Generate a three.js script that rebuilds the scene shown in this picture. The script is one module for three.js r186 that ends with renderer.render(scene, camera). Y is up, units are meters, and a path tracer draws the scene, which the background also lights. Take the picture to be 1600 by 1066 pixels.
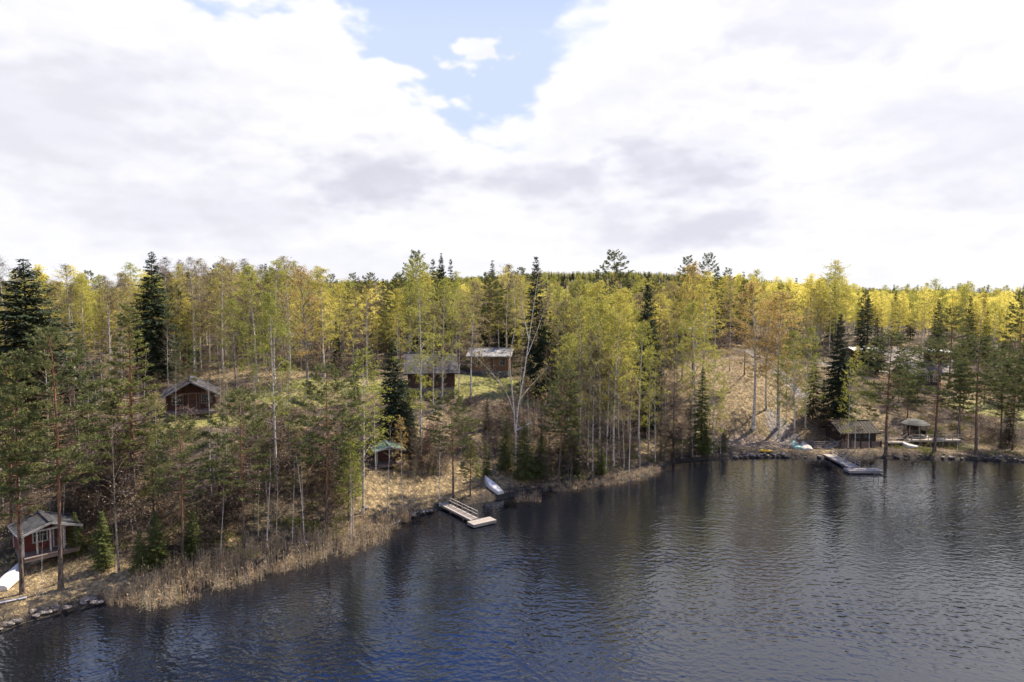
import * as THREE from 'three';
import { mergeGeometries } from 'three/addons/utils/BufferGeometryUtils.js';
import { ImprovedNoise } from 'three/addons/math/ImprovedNoise.js';

// ---------------------------------------------------------------- camera, sky, sun, exposure
const FOC = 1067, CU = 800, CV = 533, PITCH = -Math.atan((533 - 465) / 1067), EYE = new THREE.Vector3(0, 22, 0);
const scene = new THREE.Scene();
const camera = new THREE.PerspectiveCamera(2 * Math.atan(533 / FOC) * 180 / Math.PI, 1024 / 682, 0.5, 6000);
camera.position.copy(EYE); camera.rotation.x = PITCH;
const renderer = new THREE.WebGLRenderer({ antialias: true });
renderer.setSize(1024, 682);
renderer.toneMapping = THREE.LinearToneMapping;
renderer.toneMappingExposure = 2.45;
renderer.shadowMap.enabled = true;

const SUN_AZ = 48 * Math.PI / 180, SUN_EL = 52 * Math.PI / 180;   // ahead and to the right, high
const sun = new THREE.DirectionalLight(0xfff0da, 5);
sun.name = 'sun';
sun.position.set(Math.sin(SUN_AZ) * Math.cos(SUN_EL) * 300, Math.sin(SUN_EL) * 300, -Math.cos(SUN_AZ) * Math.cos(SUN_EL) * 300 - 90);
sun.target.position.set(0, 0, -90);
sun.castShadow = true; sun.shadow.radius = 1.6; sun.shadow.mapSize.set(4096, 4096);
Object.assign(sun.shadow.camera, { left: -160, right: 160, top: 160, bottom: -160, near: 1, far: 700 });
scene.add(sun, sun.target);

const perlin = new ImprovedNoise();
const noise = (x, y, z = 0.37) => perlin.noise(x, y, z);
const fbm = (x, y, z, oct) => { let s = 0, a = 0.5; for (let i = 0; i < oct; i++) { s += a * perlin.noise(x, y, z); x = x * 2.03 + 11.7; y = y * 2.03 + 3.1; z = z * 2.03 + 7.9; a *= 0.5; } return s; };
const sstep = (a, b, x) => { const t = Math.min(1, Math.max(0, (x - a) / (b - a))); return t * t * (3 - 2 * t); };
const lerp = (a, b, t) => a + (b - a) * t;
const table = (pts, x) => { if (x <= pts[0][0]) return pts[0][1]; for (let i = 1; i < pts.length; i++) if (x <= pts[i][0]) { const [a, b] = [pts[i - 1], pts[i]]; return lerp(a[1], b[1], (x - a[0]) / (b[0] - a[0])); } return pts[pts.length - 1][1]; };
let seedState = 7;
const reseed = (s) => { seedState = s | 0; };
const rnd = () => { seedState = (seedState + 0x6d2b79f5) | 0; let t = Math.imul(seedState ^ (seedState >>> 15), 1 | seedState); t = (t + Math.imul(t ^ (t >>> 7), 61 | t)) ^ t; return ((t ^ (t >>> 14)) >>> 0) / 4294967296; };
const rr = (a, b) => a + (b - a) * rnd();
const pick = (a) => a[Math.floor(rnd() * a.length)];

// the sky: bright broken spring cloud with a blue gap ahead that opens upwards, grey undersides low down
{
  const W = 3072, H = 1536, data = new Float32Array(W * H * 4), D = Math.PI / 180;
  const gap = [[-180, 34], [-120, 36], [-70, 33], [-40, 25], [-30, 22.4], [-25, 21.6], [-19, 21.6], [-16.7, 20.9], [-13, 19.2], [-10.6, 18.2], [-8, 15.9], [-2.1, 14.9], [1.6, 16.0], [5.4, 20.3], [8.5, 23.5], [14, 30], [25, 44], [45, 62], [90, 60], [130, 45], [180, 34]];
  const SD = { x: Math.sin(SUN_AZ) * Math.cos(SUN_EL), y: Math.sin(SUN_EL), z: -Math.cos(SUN_AZ) * Math.cos(SUN_EL) };
  const greys = [[-11.5, 9.2, 8, 2.4, .7], [3, 9.2, 6, 2, .62], [15, 10.6, 7.5, 3.4, .68], [14.5, 5.2, 7, 1.7, .6], [26, 20, 11, 5, .5], [-33, 12, 11, 5, .42], [33, 11, 9, 6, .42], [8, 5.6, 5, 2.2, .5], [-24, 6, 12, 3.4, .4]];
  const billow = (x, y, z) => { let s = 0, a = 0.5; for (let i = 0; i < 5; i++) { s += a * Math.abs(perlin.noise(x, y, z)); x = x * 2.1 + 5.2; y = y * 2.1 + 1.3; z = z * 2.1 + 8.8; a *= 0.52; } return s; };
  for (let r = 0; r < H; r++) {
    const el = (r + 0.5) / H * 180 - 90, ce = Math.cos(el * D), se = Math.sin(el * D);
    for (let c = 0; c < W; c++) {
      const o = (r * W + c) * 4, lon = ((c + 0.5) / W - 0.5) * 2 * Math.PI;
      data[o + 3] = 1;
      if (el < -0.3) { data[o] = 0.34; data[o + 1] = 0.34; data[o + 2] = 0.37; continue; }
      const x = Math.cos(lon) * ce, z = Math.sin(lon) * ce, az = Math.atan2(x, -z) / D, sy = se * 2.4;
      if (el > 27 || Math.abs(az) > 42) { const from = c & 1 ? o - 4 : r & 1 ? o - W * 4 : -1; if (from >= 0 && data[from] > 0) { data[o] = data[from]; data[o + 1] = data[from + 1]; data[o + 2] = data[from + 2]; continue; } }
      const n1 = fbm(x * 5 + 3, sy * 5, z * 5 + 9, 5), n2 = fbm(x * 2.1 + 40, sy * 2.1 + 5, z * 2.1, 3), puff = fbm(x * 13, sy * 13 + 4, z * 13, 4);
      const q0 = 6.5, bl = billow(x * q0, sy * q0, z * q0), lit = bl - billow((x + SD.x * 0.022) * q0, (sy + SD.y * 0.05) * q0, (z + SD.z * 0.022) * q0);
      const fine = fbm(x * 34 + 7, sy * 30, z * 34, 4);
      // blue where the gap opens
      const soft = lerp(1.5, 3.8, sstep(-1, 6, az) * sstep(75, 55, az));
      const e = el + 1.1 - table(gap, az) + n1 * 6 + n2 * lerp(5, 14, sstep(20, 34, el)) + puff * 1.6 - (bl - 0.16) * 11;
      let blue = sstep(-soft * 0.25, soft, e);
      blue *= 1 - 0.85 * sstep(-0.06, 0.2, fbm(x * 3.1 - 8, sy * 2.2 + 2, z * 3.1, 5) - lerp(0.22, 0.1, sstep(20, 34, el)));
      blue = Math.max(blue, 0.62 * sstep(22, 36, el) * (0.75 + 1.2 * n1));
      const pd = Math.hypot((az + 2.8 - (el - 19) * 0.25) / 1.9, (el - 18.9) / 1.7) + puff * 2.2 + fine * 1.6;
      blue *= 1 - 0.9 * sstep(0.95, 0.45, pd);
      const up = sstep(19, 37, el);
      const B = [lerp(0.275, 0.03, up), lerp(0.32, 0.115, up), lerp(0.405, 0.46, up)];
      // cloud light: sunlit tops, greyer undersides
      let g = 0;
      for (const [a, b, sx, sz, m] of greys) { const q = Math.hypot((az - a + n2 * 8) / sx, (el - b + n1 * 2.6) / (el > b ? sz * 1.25 : sz)) + puff * 0.9 + n1 * 0.6 + fine * 0.5; g = Math.max(g, m * sstep(1.25, 0.2, q)); }
      g = Math.max(g, 0.2 * sstep(0.08, 0.42, n2 * 1.2 + n1 * 0.6));
      g += 0.08 * sstep(-0.05, 0.32, puff * 0.7 + fine * 0.35) * (1 - blue);
      const toSun = Math.acos(Math.min(1, x * SD.x + se * SD.y + z * SD.z)) / D;
      const lum = (0.418 - 0.145 * Math.min(1, g) + 0.09 * Math.max(-0.12, Math.min(0.12, lit))) * (1 + 1.3 * Math.exp(-((toSun / 24) ** 2))) + (1 - sstep(0, 3, Math.abs(e))) * 0.02;
      const C = [lum * (1 - 0.03 * g) * 0.99, lum * (1 - 0.035 * g) * 0.99, lum * (1 + 0.1 * g) * 1.03];
      for (let k = 0; k < 3; k++) data[o + k] = lerp(C[k], B[k], blue);
    }
  }
  const t = new THREE.DataTexture(data, W, H, THREE.RGBAFormat, THREE.FloatType);
  t.mapping = THREE.EquirectangularReflectionMapping; t.magFilter = THREE.LinearFilter; t.minFilter = THREE.LinearFilter; t.wrapS = THREE.RepeatWrapping; t.needsUpdate = true;
  scene.background = t; scene.environment = t;
}

// ---------------------------------------------------------------- helpers
const usedNames = new Map();
const numbered = (n) => { const k = usedNames.get(n) || 0; usedNames.set(n, k + 1); return k ? n + '_' + String(k).padStart(3, '0') : n; };
function shade(o) { o.traverse((m) => { if (m.isMesh) { m.castShadow = true; m.receiveShadow = true; } }); return o; }
function tag(o, label, category, group, kind) { o.userData = { label, category }; if (group) o.userData.group = group; if (kind) o.userData.kind = kind; return o; }
function structure(o, name) { o.name = numbered(name); o.userData = { kind: 'structure' }; scene.add(shade(o)); return o; }
function thing(name, label, category, group) { const g = new THREE.Group(); g.name = numbered(name); tag(g, label, category, group); scene.add(g); return g; }
function part(name, geo, mat, parent) { const m = new THREE.Mesh(geo, mat); m.name = name; m.castShadow = m.receiveShadow = true; parent.add(m); return m; }
// a pixel of the photograph as a sight line; where it meets a level, a depth or the ground
function sight(u, v) { const x = (u - CU) / FOC, y = -(v - CV) / FOC; const c = Math.cos(PITCH), s = Math.sin(PITCH); return new THREE.Vector3(x, y * c + s, y * s - c); }
function atDepth(u, v, d) { const r = sight(u, v); return r.multiplyScalar(d / -r.z).add(EYE); }
function atLevel(u, v, h = 0) { const r = sight(u, v); return r.multiplyScalar((h - EYE.y) / r.y).add(EYE); }
// triangle collector
class Geo {
  constructor() { this.p = []; this.n = []; this.c = []; this.t = []; this.i = []; }
  vert(x, y, z, nx, ny, nz, r = 1, g = 1, b = 1, u = 0, v = 0) { this.p.push(x, y, z); this.n.push(nx, ny, nz); this.c.push(r, g, b); this.t.push(u, v); return this.p.length / 3 - 1; }
  tri(a, b, c) { this.i.push(a, b, c); }
  // tapered tube through points [x,y,z,r]; col = function(t) or array
  tube(pts, sides, col, vScale = 1) {
    let ax = new THREE.Vector3(0.31, 0.12, 0.94), prev = null, len = 0; const T = new THREE.Vector3(), A = new THREE.Vector3(), Bv = new THREE.Vector3();
    for (let k = 0; k < pts.length; k++) {
      const a = pts[Math.max(0, k - 1)], b = pts[Math.min(pts.length - 1, k + 1)], q = pts[k];
      T.set(b[0] - a[0], b[1] - a[1], b[2] - a[2]).normalize();
      A.crossVectors(T, ax).normalize(); if (A.lengthSq() < 0.5) A.set(1, 0, 0); Bv.crossVectors(T, A).normalize();
      if (k) len += Math.hypot(q[0] - pts[k - 1][0], q[1] - pts[k - 1][1], q[2] - pts[k - 1][2]);
      const cc = typeof col === 'function' ? col(k / (pts.length - 1)) : col, ring = [];
      for (let s = 0; s <= sides; s++) {
        const an = s / sides * 2 * Math.PI, ca = Math.cos(an), sa = Math.sin(an), nx = A.x * ca + Bv.x * sa, ny = A.y * ca + Bv.y * sa, nz = A.z * ca + Bv.z * sa;
        ring.push(this.vert(q[0] + nx * q[3], q[1] + ny * q[3], q[2] + nz * q[3], nx, ny, nz, cc[0], cc[1], cc[2], s / sides, len * vScale));
      }
      if (prev) for (let s = 0; s < sides; s++) { this.tri(prev[s], prev[s + 1], ring[s]); this.tri(prev[s + 1], ring[s + 1], ring[s]); }
      prev = ring;
    }
  }
  // kite-shaped leaf or needle spray: from base b, along direction d (length L), half width w, roughly facing n
  leaf(bx, by, bz, dx, dy, dz, L, w, nx, ny, nz, c, mid = 0.45) {
    const l = Math.hypot(dx, dy, dz) || 1; dx /= l; dy /= l; dz /= l;
    let sx = dy * nz - dz * ny, sy = dz * nx - dx * nz, sz = dx * ny - dy * nx; const sl = Math.hypot(sx, sy, sz) || 1; sx *= w / sl; sy *= w / sl; sz *= w / sl;
    const fx = sy * dz - sz * dy, fy = sz * dx - sx * dz, fz = sx * dy - sy * dx, fl = Math.hypot(fx, fy, fz) || 1;
    const N = [fx / fl, fy / fl, fz / fl], mx = bx + dx * L * mid, my = by + dy * L * mid, mz = bz + dz * L * mid;
    const a = this.vert(bx, by, bz, ...N, ...c), b = this.vert(mx + sx, my + sy, mz + sz, ...N, ...c), e = this.vert(bx + dx * L, by + dy * L, bz + dz * L, ...N, ...c), f = this.vert(mx - sx, my - sy, mz - sz, ...N, ...c);
    this.tri(a, b, e); this.tri(a, e, f);
  }
  sliver(ax, ay, az, bx, by, bz, w, c) {  // thin twig: one long triangle
    const dx = bx - ax, dy = by - ay, dz = bz - az; let sx = dz + 0.2 * dy, sy = 0.1, sz = -dx; const sl = Math.hypot(sx, sy, sz) || 1; sx *= w / sl; sy *= w / sl; sz *= w / sl;
    let nx = sy * dz - sz * dy, ny = sz * dx - sx * dz, nz = sx * dy - sy * dx; const nl = Math.hypot(nx, ny, nz) || 1; nx /= nl; ny /= nl; nz /= nl;
    this.tri(this.vert(ax + sx, ay + sy, az + sz, nx, ny, nz, ...c), this.vert(ax - sx, ay - sy, az - sz, nx, ny, nz, ...c), this.vert(bx, by, bz, nx, ny, nz, ...c));
  }
  build() {
    const g = new THREE.BufferGeometry();
    g.setAttribute('position', new THREE.Float32BufferAttribute(this.p, 3)); g.setAttribute('normal', new THREE.Float32BufferAttribute(this.n, 3));
    g.setAttribute('color', new THREE.Float32BufferAttribute(this.c, 3)); g.setAttribute('uv', new THREE.Float32BufferAttribute(this.t, 2)); g.setIndex(this.i);
    return g;
  }
}
function box(w, h, d, x = 0, y = 0, z = 0, ry = 0, rx = 0, rz = 0) { const g = new THREE.BoxGeometry(w, h, d); if (rz) g.rotateZ(rz); if (rx) g.rotateX(rx); if (ry) g.rotateY(ry); g.translate(x, y, z); return g; }
function beam(a, b, w, h = w) {  // a bar between two points
  const A = new THREE.Vector3(...a), B = new THREE.Vector3(...b), L = A.distanceTo(B), g = new THREE.BoxGeometry(w, h, L), m = new THREE.Matrix4();
  m.lookAt(B, A, Math.abs(B.y - A.y) > 0.98 * L ? new THREE.Vector3(1, 0, 0) : new THREE.Vector3(0, 1, 0)); m.setPosition(A.add(B).multiplyScalar(0.5)); return g.applyMatrix4(m);
}
const join = (list) => mergeGeometries(list.map((g) => g.index ? g.toNonIndexed() : g));
// noise tile, grey, tileable, for grain
function grainTexture(size, cells, seed, lo, hi, stretch = 1, oct = 4) {
  const d = new Uint8Array(size * size * 4); reseed(seed);
  const lat = []; for (let o = 0, n = cells; o < oct; o++, n *= 2) { const a = new Float32Array(n * Math.max(1, Math.round(n * stretch))); for (let i = 0; i < a.length; i++) a[i] = rnd(); lat.push([n, Math.max(1, Math.round(n * stretch)), a]); }
  for (let y = 0; y < size; y++) for (let x = 0; x < size; x++) {
    let s = 0, tot = 0, am = 1;
    for (const [nx, ny, a] of lat) {
      const fx = x / size * nx, fy = y / size * ny, ix = Math.floor(fx), iy = Math.floor(fy), tx = fx - ix, ty = fy - iy, ux = tx * tx * (3 - 2 * tx), uy = ty * ty * (3 - 2 * ty);
      const g = (i, j) => a[(j % ny) * nx + (i % nx)];
      s += am * lerp(lerp(g(ix, iy), g(ix + 1, iy), ux), lerp(g(ix, iy + 1), g(ix + 1, iy + 1), ux), uy); tot += am; am *= 0.7;
    }
    const v = Math.max(0, Math.min(255, 255 * lerp(lo, hi, sstep(0.2, 0.8, s / tot)))), o = (y * size + x) * 4; d[o] = d[o + 1] = d[o + 2] = v; d[o + 3] = 255;
  }
  const t = new THREE.DataTexture(d, size, size); t.wrapS = t.wrapT = THREE.RepeatWrapping; t.magFilter = THREE.LinearFilter; t.minFilter = THREE.LinearMipmapLinearFilter; t.generateMipmaps = true; t.colorSpace = THREE.SRGBColorSpace; t.needsUpdate = true;
  return t;
}
const rgb = (r, g, b) => new THREE.Color().setRGB(r, g, b);
const plain = (r, g, b, rough = 0.85, extra = {}) => new THREE.MeshStandardMaterial({ color: rgb(r, g, b), roughness: rough, ...extra });

// ---------------------------------------------------------------- the lie of the land
const shorePx = [[0, 988], [40, 972], [100, 957], [160, 944], [240, 930], [330, 905], [420, 882], [500, 862], [560, 846], [600, 829], [640, 810], [690, 796], [730, 789], [790, 779], [830, 769], [880, 766], [940, 758], [1000, 748], [1030, 736], [1052, 723], [1100, 719], [1150, 716], [1200, 714], [1260, 716], [1300, 717], [1400, 716], [1500, 718], [1600, 722]];
const shore = [[-90, 60], [-62, 5], [-46, -26], ...shorePx.map(([u, v]) => { const p = atLevel(u, v); return [p.x, p.z]; }), [100, -90], [160, -82], [260, -66], [420, -40]];
const landRing = [...shore, [2600, -40], [2600, -3600], [-2600, -3600], [-2600, 200], [-200, 160]];
function shoreDistance(x, z) {   // positive on land
  let best = 1e18, inside = false; const R = landRing;
  for (let i = 0, j = R.length - 1; i < R.length; j = i++) if ((R[i][1] > z) !== (R[j][1] > z) && x < (R[j][0] - R[i][0]) * (z - R[i][1]) / (R[j][1] - R[i][1]) + R[i][0]) inside = !inside;
  for (let i = 1; i < shore.length; i++) {
    const [ax, az] = shore[i - 1], bx = shore[i][0] - ax, bz = shore[i][1] - az, t = Math.max(0, Math.min(1, ((x - ax) * bx + (z - az) * bz) / (bx * bx + bz * bz)));
    best = Math.min(best, (x - ax - bx * t) ** 2 + (z - az - bz * t) ** 2);
  }
  return (inside ? 1 : -1) * Math.sqrt(best);
}
// heights known from what stands where: [u, v, depth]
const known = [[60, 884, 53], [130, 800, 60], [200, 740, 66], [110, 690, 76], [150, 645, 84], [20, 640, 88], [300, 642, 82], [440, 622, 92], [370, 700, 70], [300, 775, 62], [450, 770, 66], [540, 740, 72], [600, 722, 77], [560, 640, 90],
  [640, 668, 86], [660, 608, 97], [720, 612, 100], [780, 622, 98], [770, 585, 112], [770, 556, 135], [830, 700, 84], [890, 650, 100], [950, 690, 95], [960, 620, 115], [1050, 610, 122], [1050, 690, 102], [1160, 588, 120], [1160, 640, 108], [1200, 556, 140], [1090, 528, 162], [1250, 650, 110],
  [1300, 590, 138], [1350, 572, 150], [1440, 604, 128], [1430, 552, 160], [1500, 622, 124], [1560, 610, 132], [1340, 694, 98.5], [1460, 690, 100], [1550, 695, 101], [1200, 690, 102], [1600, 570, 165], [400, 580, 110], [200, 590, 105], [30, 590, 110], [560, 580, 115], [900, 560, 140], [1250, 535, 170], [1550, 540, 190], [100, 555, 135], [500, 545, 150], [800, 530, 170], [1000, 520, 180], [1400, 525, 200]].map(([u, v, d]) => { const p = atDepth(u, v, d); return [p.x, p.z, p.y]; });
for (const [x, z] of shore) known.push([x, z, 0.1]);
for (const [x, z, h] of [[-130, -60, 7], [-120, -130, 11], [130, -140, 7], [150, -200, 11], [-90, -240, 12], [40, -240, 13], [140, -270, 12], [-170, 0, 5]]) known.push([x, z, h]);
const weights = (() => {   // linear radial basis through the known heights
  const n = known.length, A = known.map((a, i) => [...known.map((b, j) => (i === j ? -1.2 : 0) + -Math.hypot(a[0] - b[0], a[1] - b[1])), 1, a[2]]);
  A.push([...known.map(() => 1), 0, 0]);
  const N = n + 1;
  for (let c = 0; c < N; c++) { let p = c; for (let r = c; r < N; r++) if (Math.abs(A[r][c]) > Math.abs(A[p][c])) p = r; [A[c], A[p]] = [A[p], A[c]]; for (let r = 0; r < N; r++) if (r !== c) { const f = A[r][c] / A[c][c]; if (f) for (let k = c; k <= N; k++) A[r][k] -= f * A[c][k]; } }
  return A.map((r, i) => r[N] / r[i]);
})();
function groundHeight(x, z) {
  const sd = shoreDistance(x, z);
  if (sd < 0) return Math.max(-5, sd * 0.32) - 0.12 * Math.min(1, -sd);
  let h = weights[known.length]; for (let i = 0; i < known.length; i++) h -= weights[i] * Math.hypot(x - known[i][0], z - known[i][1]);
  const far = sstep(200, 300, -z) + sstep(110, 190, Math.abs(x - 15)); 
  if (far > 0) { const pl = 11 + 3 * fbm(x / 120, z / 120, 2.2, 3) + 46 * Math.exp(-(((x - 260) / 420) ** 2 + ((z + 1500) / 330) ** 2)) + 22 * Math.exp(-(((x + 300) / 500) ** 2 + ((z + 1300) / 300) ** 2)); h = lerp(h, pl, Math.min(1, far)); }
  h += fbm(x / 7, z / 7, 4.1, 4) * 1.1 * sstep(1, 9, sd) + fbm(x / 1.6, z / 1.6, 9.4, 2) * 0.22 * sstep(0.2, 3, sd);
  const bank = 0.16 + 0.35 * sd;
  return Math.max(0.1 + 0.05 * Math.min(sd, 3), lerp(bank, h, sstep(0, 5, sd)));
}
function onGround(u, v) {   // first place where the sight line meets the land or the lake
  const r = sight(u, v); r.multiplyScalar(1 / -r.z); const p = new THREE.Vector3(); let a = 35;
  for (let d = 35; d < 420; d += 0.4) { p.copy(r).multiplyScalar(d).add(EYE); if (p.y <= Math.max(groundHeight(p.x, p.z), 0)) { a = d; break; } }
  let lo = a - 0.4, hi = a; for (let k = 0; k < 8; k++) { const m = (lo + hi) / 2; p.copy(r).multiplyScalar(m).add(EYE); if (p.y <= Math.max(groundHeight(p.x, p.z), 0)) hi = m; else lo = m; }
  p.copy(r).multiplyScalar(hi).add(EYE); p.y = Math.max(groundHeight(p.x, p.z), 0); return p;
}
const stand = (u, d) => { const p = atDepth(u, 465, d); p.y = groundHeight(p.x, p.z); return p; };

// open ground: [u, depth, radius across, radius deep, kind]
const patches = [[295, 79, 7, 3.5, 'lawn'], [440, 92, 9, 3.5, 'lawn'], [520, 100, 8, 6, 'lawn'], [770, 104, 9, 8.5, 'lawn'], [700, 104, 8, 6, 'lawn'], [600, 100, 6, 5, 'lawn'], [660, 88, 4, 6, 'dry'], [110, 88, 9, 6, 'dry'], [400, 106, 12, 6, 'dry'],
  [1165, 118, 14, 22, 'dry'], [1150, 104, 7, 4, 'dry'], [1300, 140, 14, 10, 'dry'], [1500, 126, 9, 9, 'dry'], [600, 68, 6, 3, 'dry'], [660, 72, 7, 4, 'dry'], [760, 78, 5, 3, 'dry'], [1330, 112, 7, 6, 'dry'], [60, 50, 8, 4, 'dry'], [1200, 100, 8, 3.5, 'sand'], [1430, 158, 10, 14, 'gravel'], [1360, 147, 12, 5, 'gravel'], [1204, 132, 2, 16, 'gravel'], [1233, 103, 2.2, 7, 'gravel'], [1570, 118, 8, 7, 'lawn'],
].map(([u, d, rx, rz, k]) => { const p = atDepth(u, 465, d); return [p.x, p.z, rx, rz, k]; });
function patchAt(x, z, kinds) { let b = 0; for (const [px, pz, rx, rz, k] of patches) if (kinds.includes(k)) b = Math.max(b, 1.25 - Math.hypot((x - px) / rx, (z - pz) / rz)); return b; }
const EARTH = { litter: [0.205, 0.145, 0.09], dark: [0.075, 0.058, 0.036], dry: [0.46, 0.345, 0.175], moss: [0.105, 0.105, 0.028], lawn: [0.36, 0.36, 0.08], sand: [0.40, 0.30, 0.21], gravel: [0.36, 0.32, 0.28], mud: [0.055, 0.042, 0.03] };
function groundColour(x, z, sd) {
  const mix = (a, b, t) => [lerp(a[0], b[0], t), lerp(a[1], b[1], t), lerp(a[2], b[2], t)], n = fbm(x / 5, z / 5, 1.5, 4), m = fbm(x / 1.3, z / 1.3, 6.5, 3), w = n * 0.9 + m * 0.7;
  let c = mix(EARTH.litter, EARTH.dark, sstep(-0.05, 0.5, w + 0.12)); c = mix(c, EARTH.dry, 0.75 * sstep(0.02, 0.34, -w)); c = mix(c, EARTH.moss, 0.8 * sstep(0.08, 0.34, fbm(x / 3.4 + 50, z / 3.4, 3.3, 4)));
  c = mix(c, EARTH.dry, 0.9 * sstep(0.15, 0.5, patchAt(x, z, ['dry']) + w * 0.7));
  c = mix(c, mix(EARTH.lawn, EARTH.dry, 0.7 * sstep(0, 0.4, w)), sstep(0.2, 0.45, patchAt(x, z, ['lawn']) + w * 0.35));
  c = mix(c, EARTH.sand, sstep(0.2, 0.5, patchAt(x, z, ['sand']) + w * 0.6)); c = mix(c, EARTH.gravel, sstep(0.25, 0.4, patchAt(x, z, ['gravel']) + w * 0.3));
  if (sd < 1.4) c = mix(c, EARTH.mud, sstep(1.3, 0.4, sd + m * 1.6));
  return c;
}
const grain = grainTexture(512, 9, 11, 0.52, 1.0), grainFine = grainTexture(512, 24, 12, 0.3, 1.0);
{
  const axis = (a, b, step, out) => { const v = []; let s = step, q = a; const lo = []; while (q > out[0]) { s *= 1.22; q -= s; lo.push(Math.max(q, out[0])); } v.push(...lo.reverse()); for (let t = a; t <= b; t += step) v.push(t); s = step; q = v[v.length - 1]; while (q < out[1]) { s *= 1.22; q += s; v.push(Math.min(q, out[1])); } return v; };
  const xs = axis(-66, 108, 0.62, [-2600, 2600]), zs = axis(-176, -34, 0.62, [-3600, 260]), G = new Geo(), nx = xs.length;
  for (const z of zs) for (const x of xs) { const sd = shoreDistance(x, z), c = groundColour(x, z, sd); G.vert(x, groundHeight(x, z), z, 0, 1, 0, c[0], c[1], c[2], x / 3.1, z / 3.1); }
  for (let j = 0; j < zs.length - 1; j++) for (let i = 0; i < nx - 1; i++) { const a = j * nx + i; G.tri(a, a + nx, a + 1); G.tri(a + 1, a + nx, a + nx + 1); }
  const g = G.build(); g.computeVertexNormals();
  structure(new THREE.Mesh(g, new THREE.MeshStandardMaterial({ vertexColors: true, map: grain, bumpMap: grainFine, bumpScale: 0.16, roughness: 0.97 })), 'ground');
}
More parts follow.
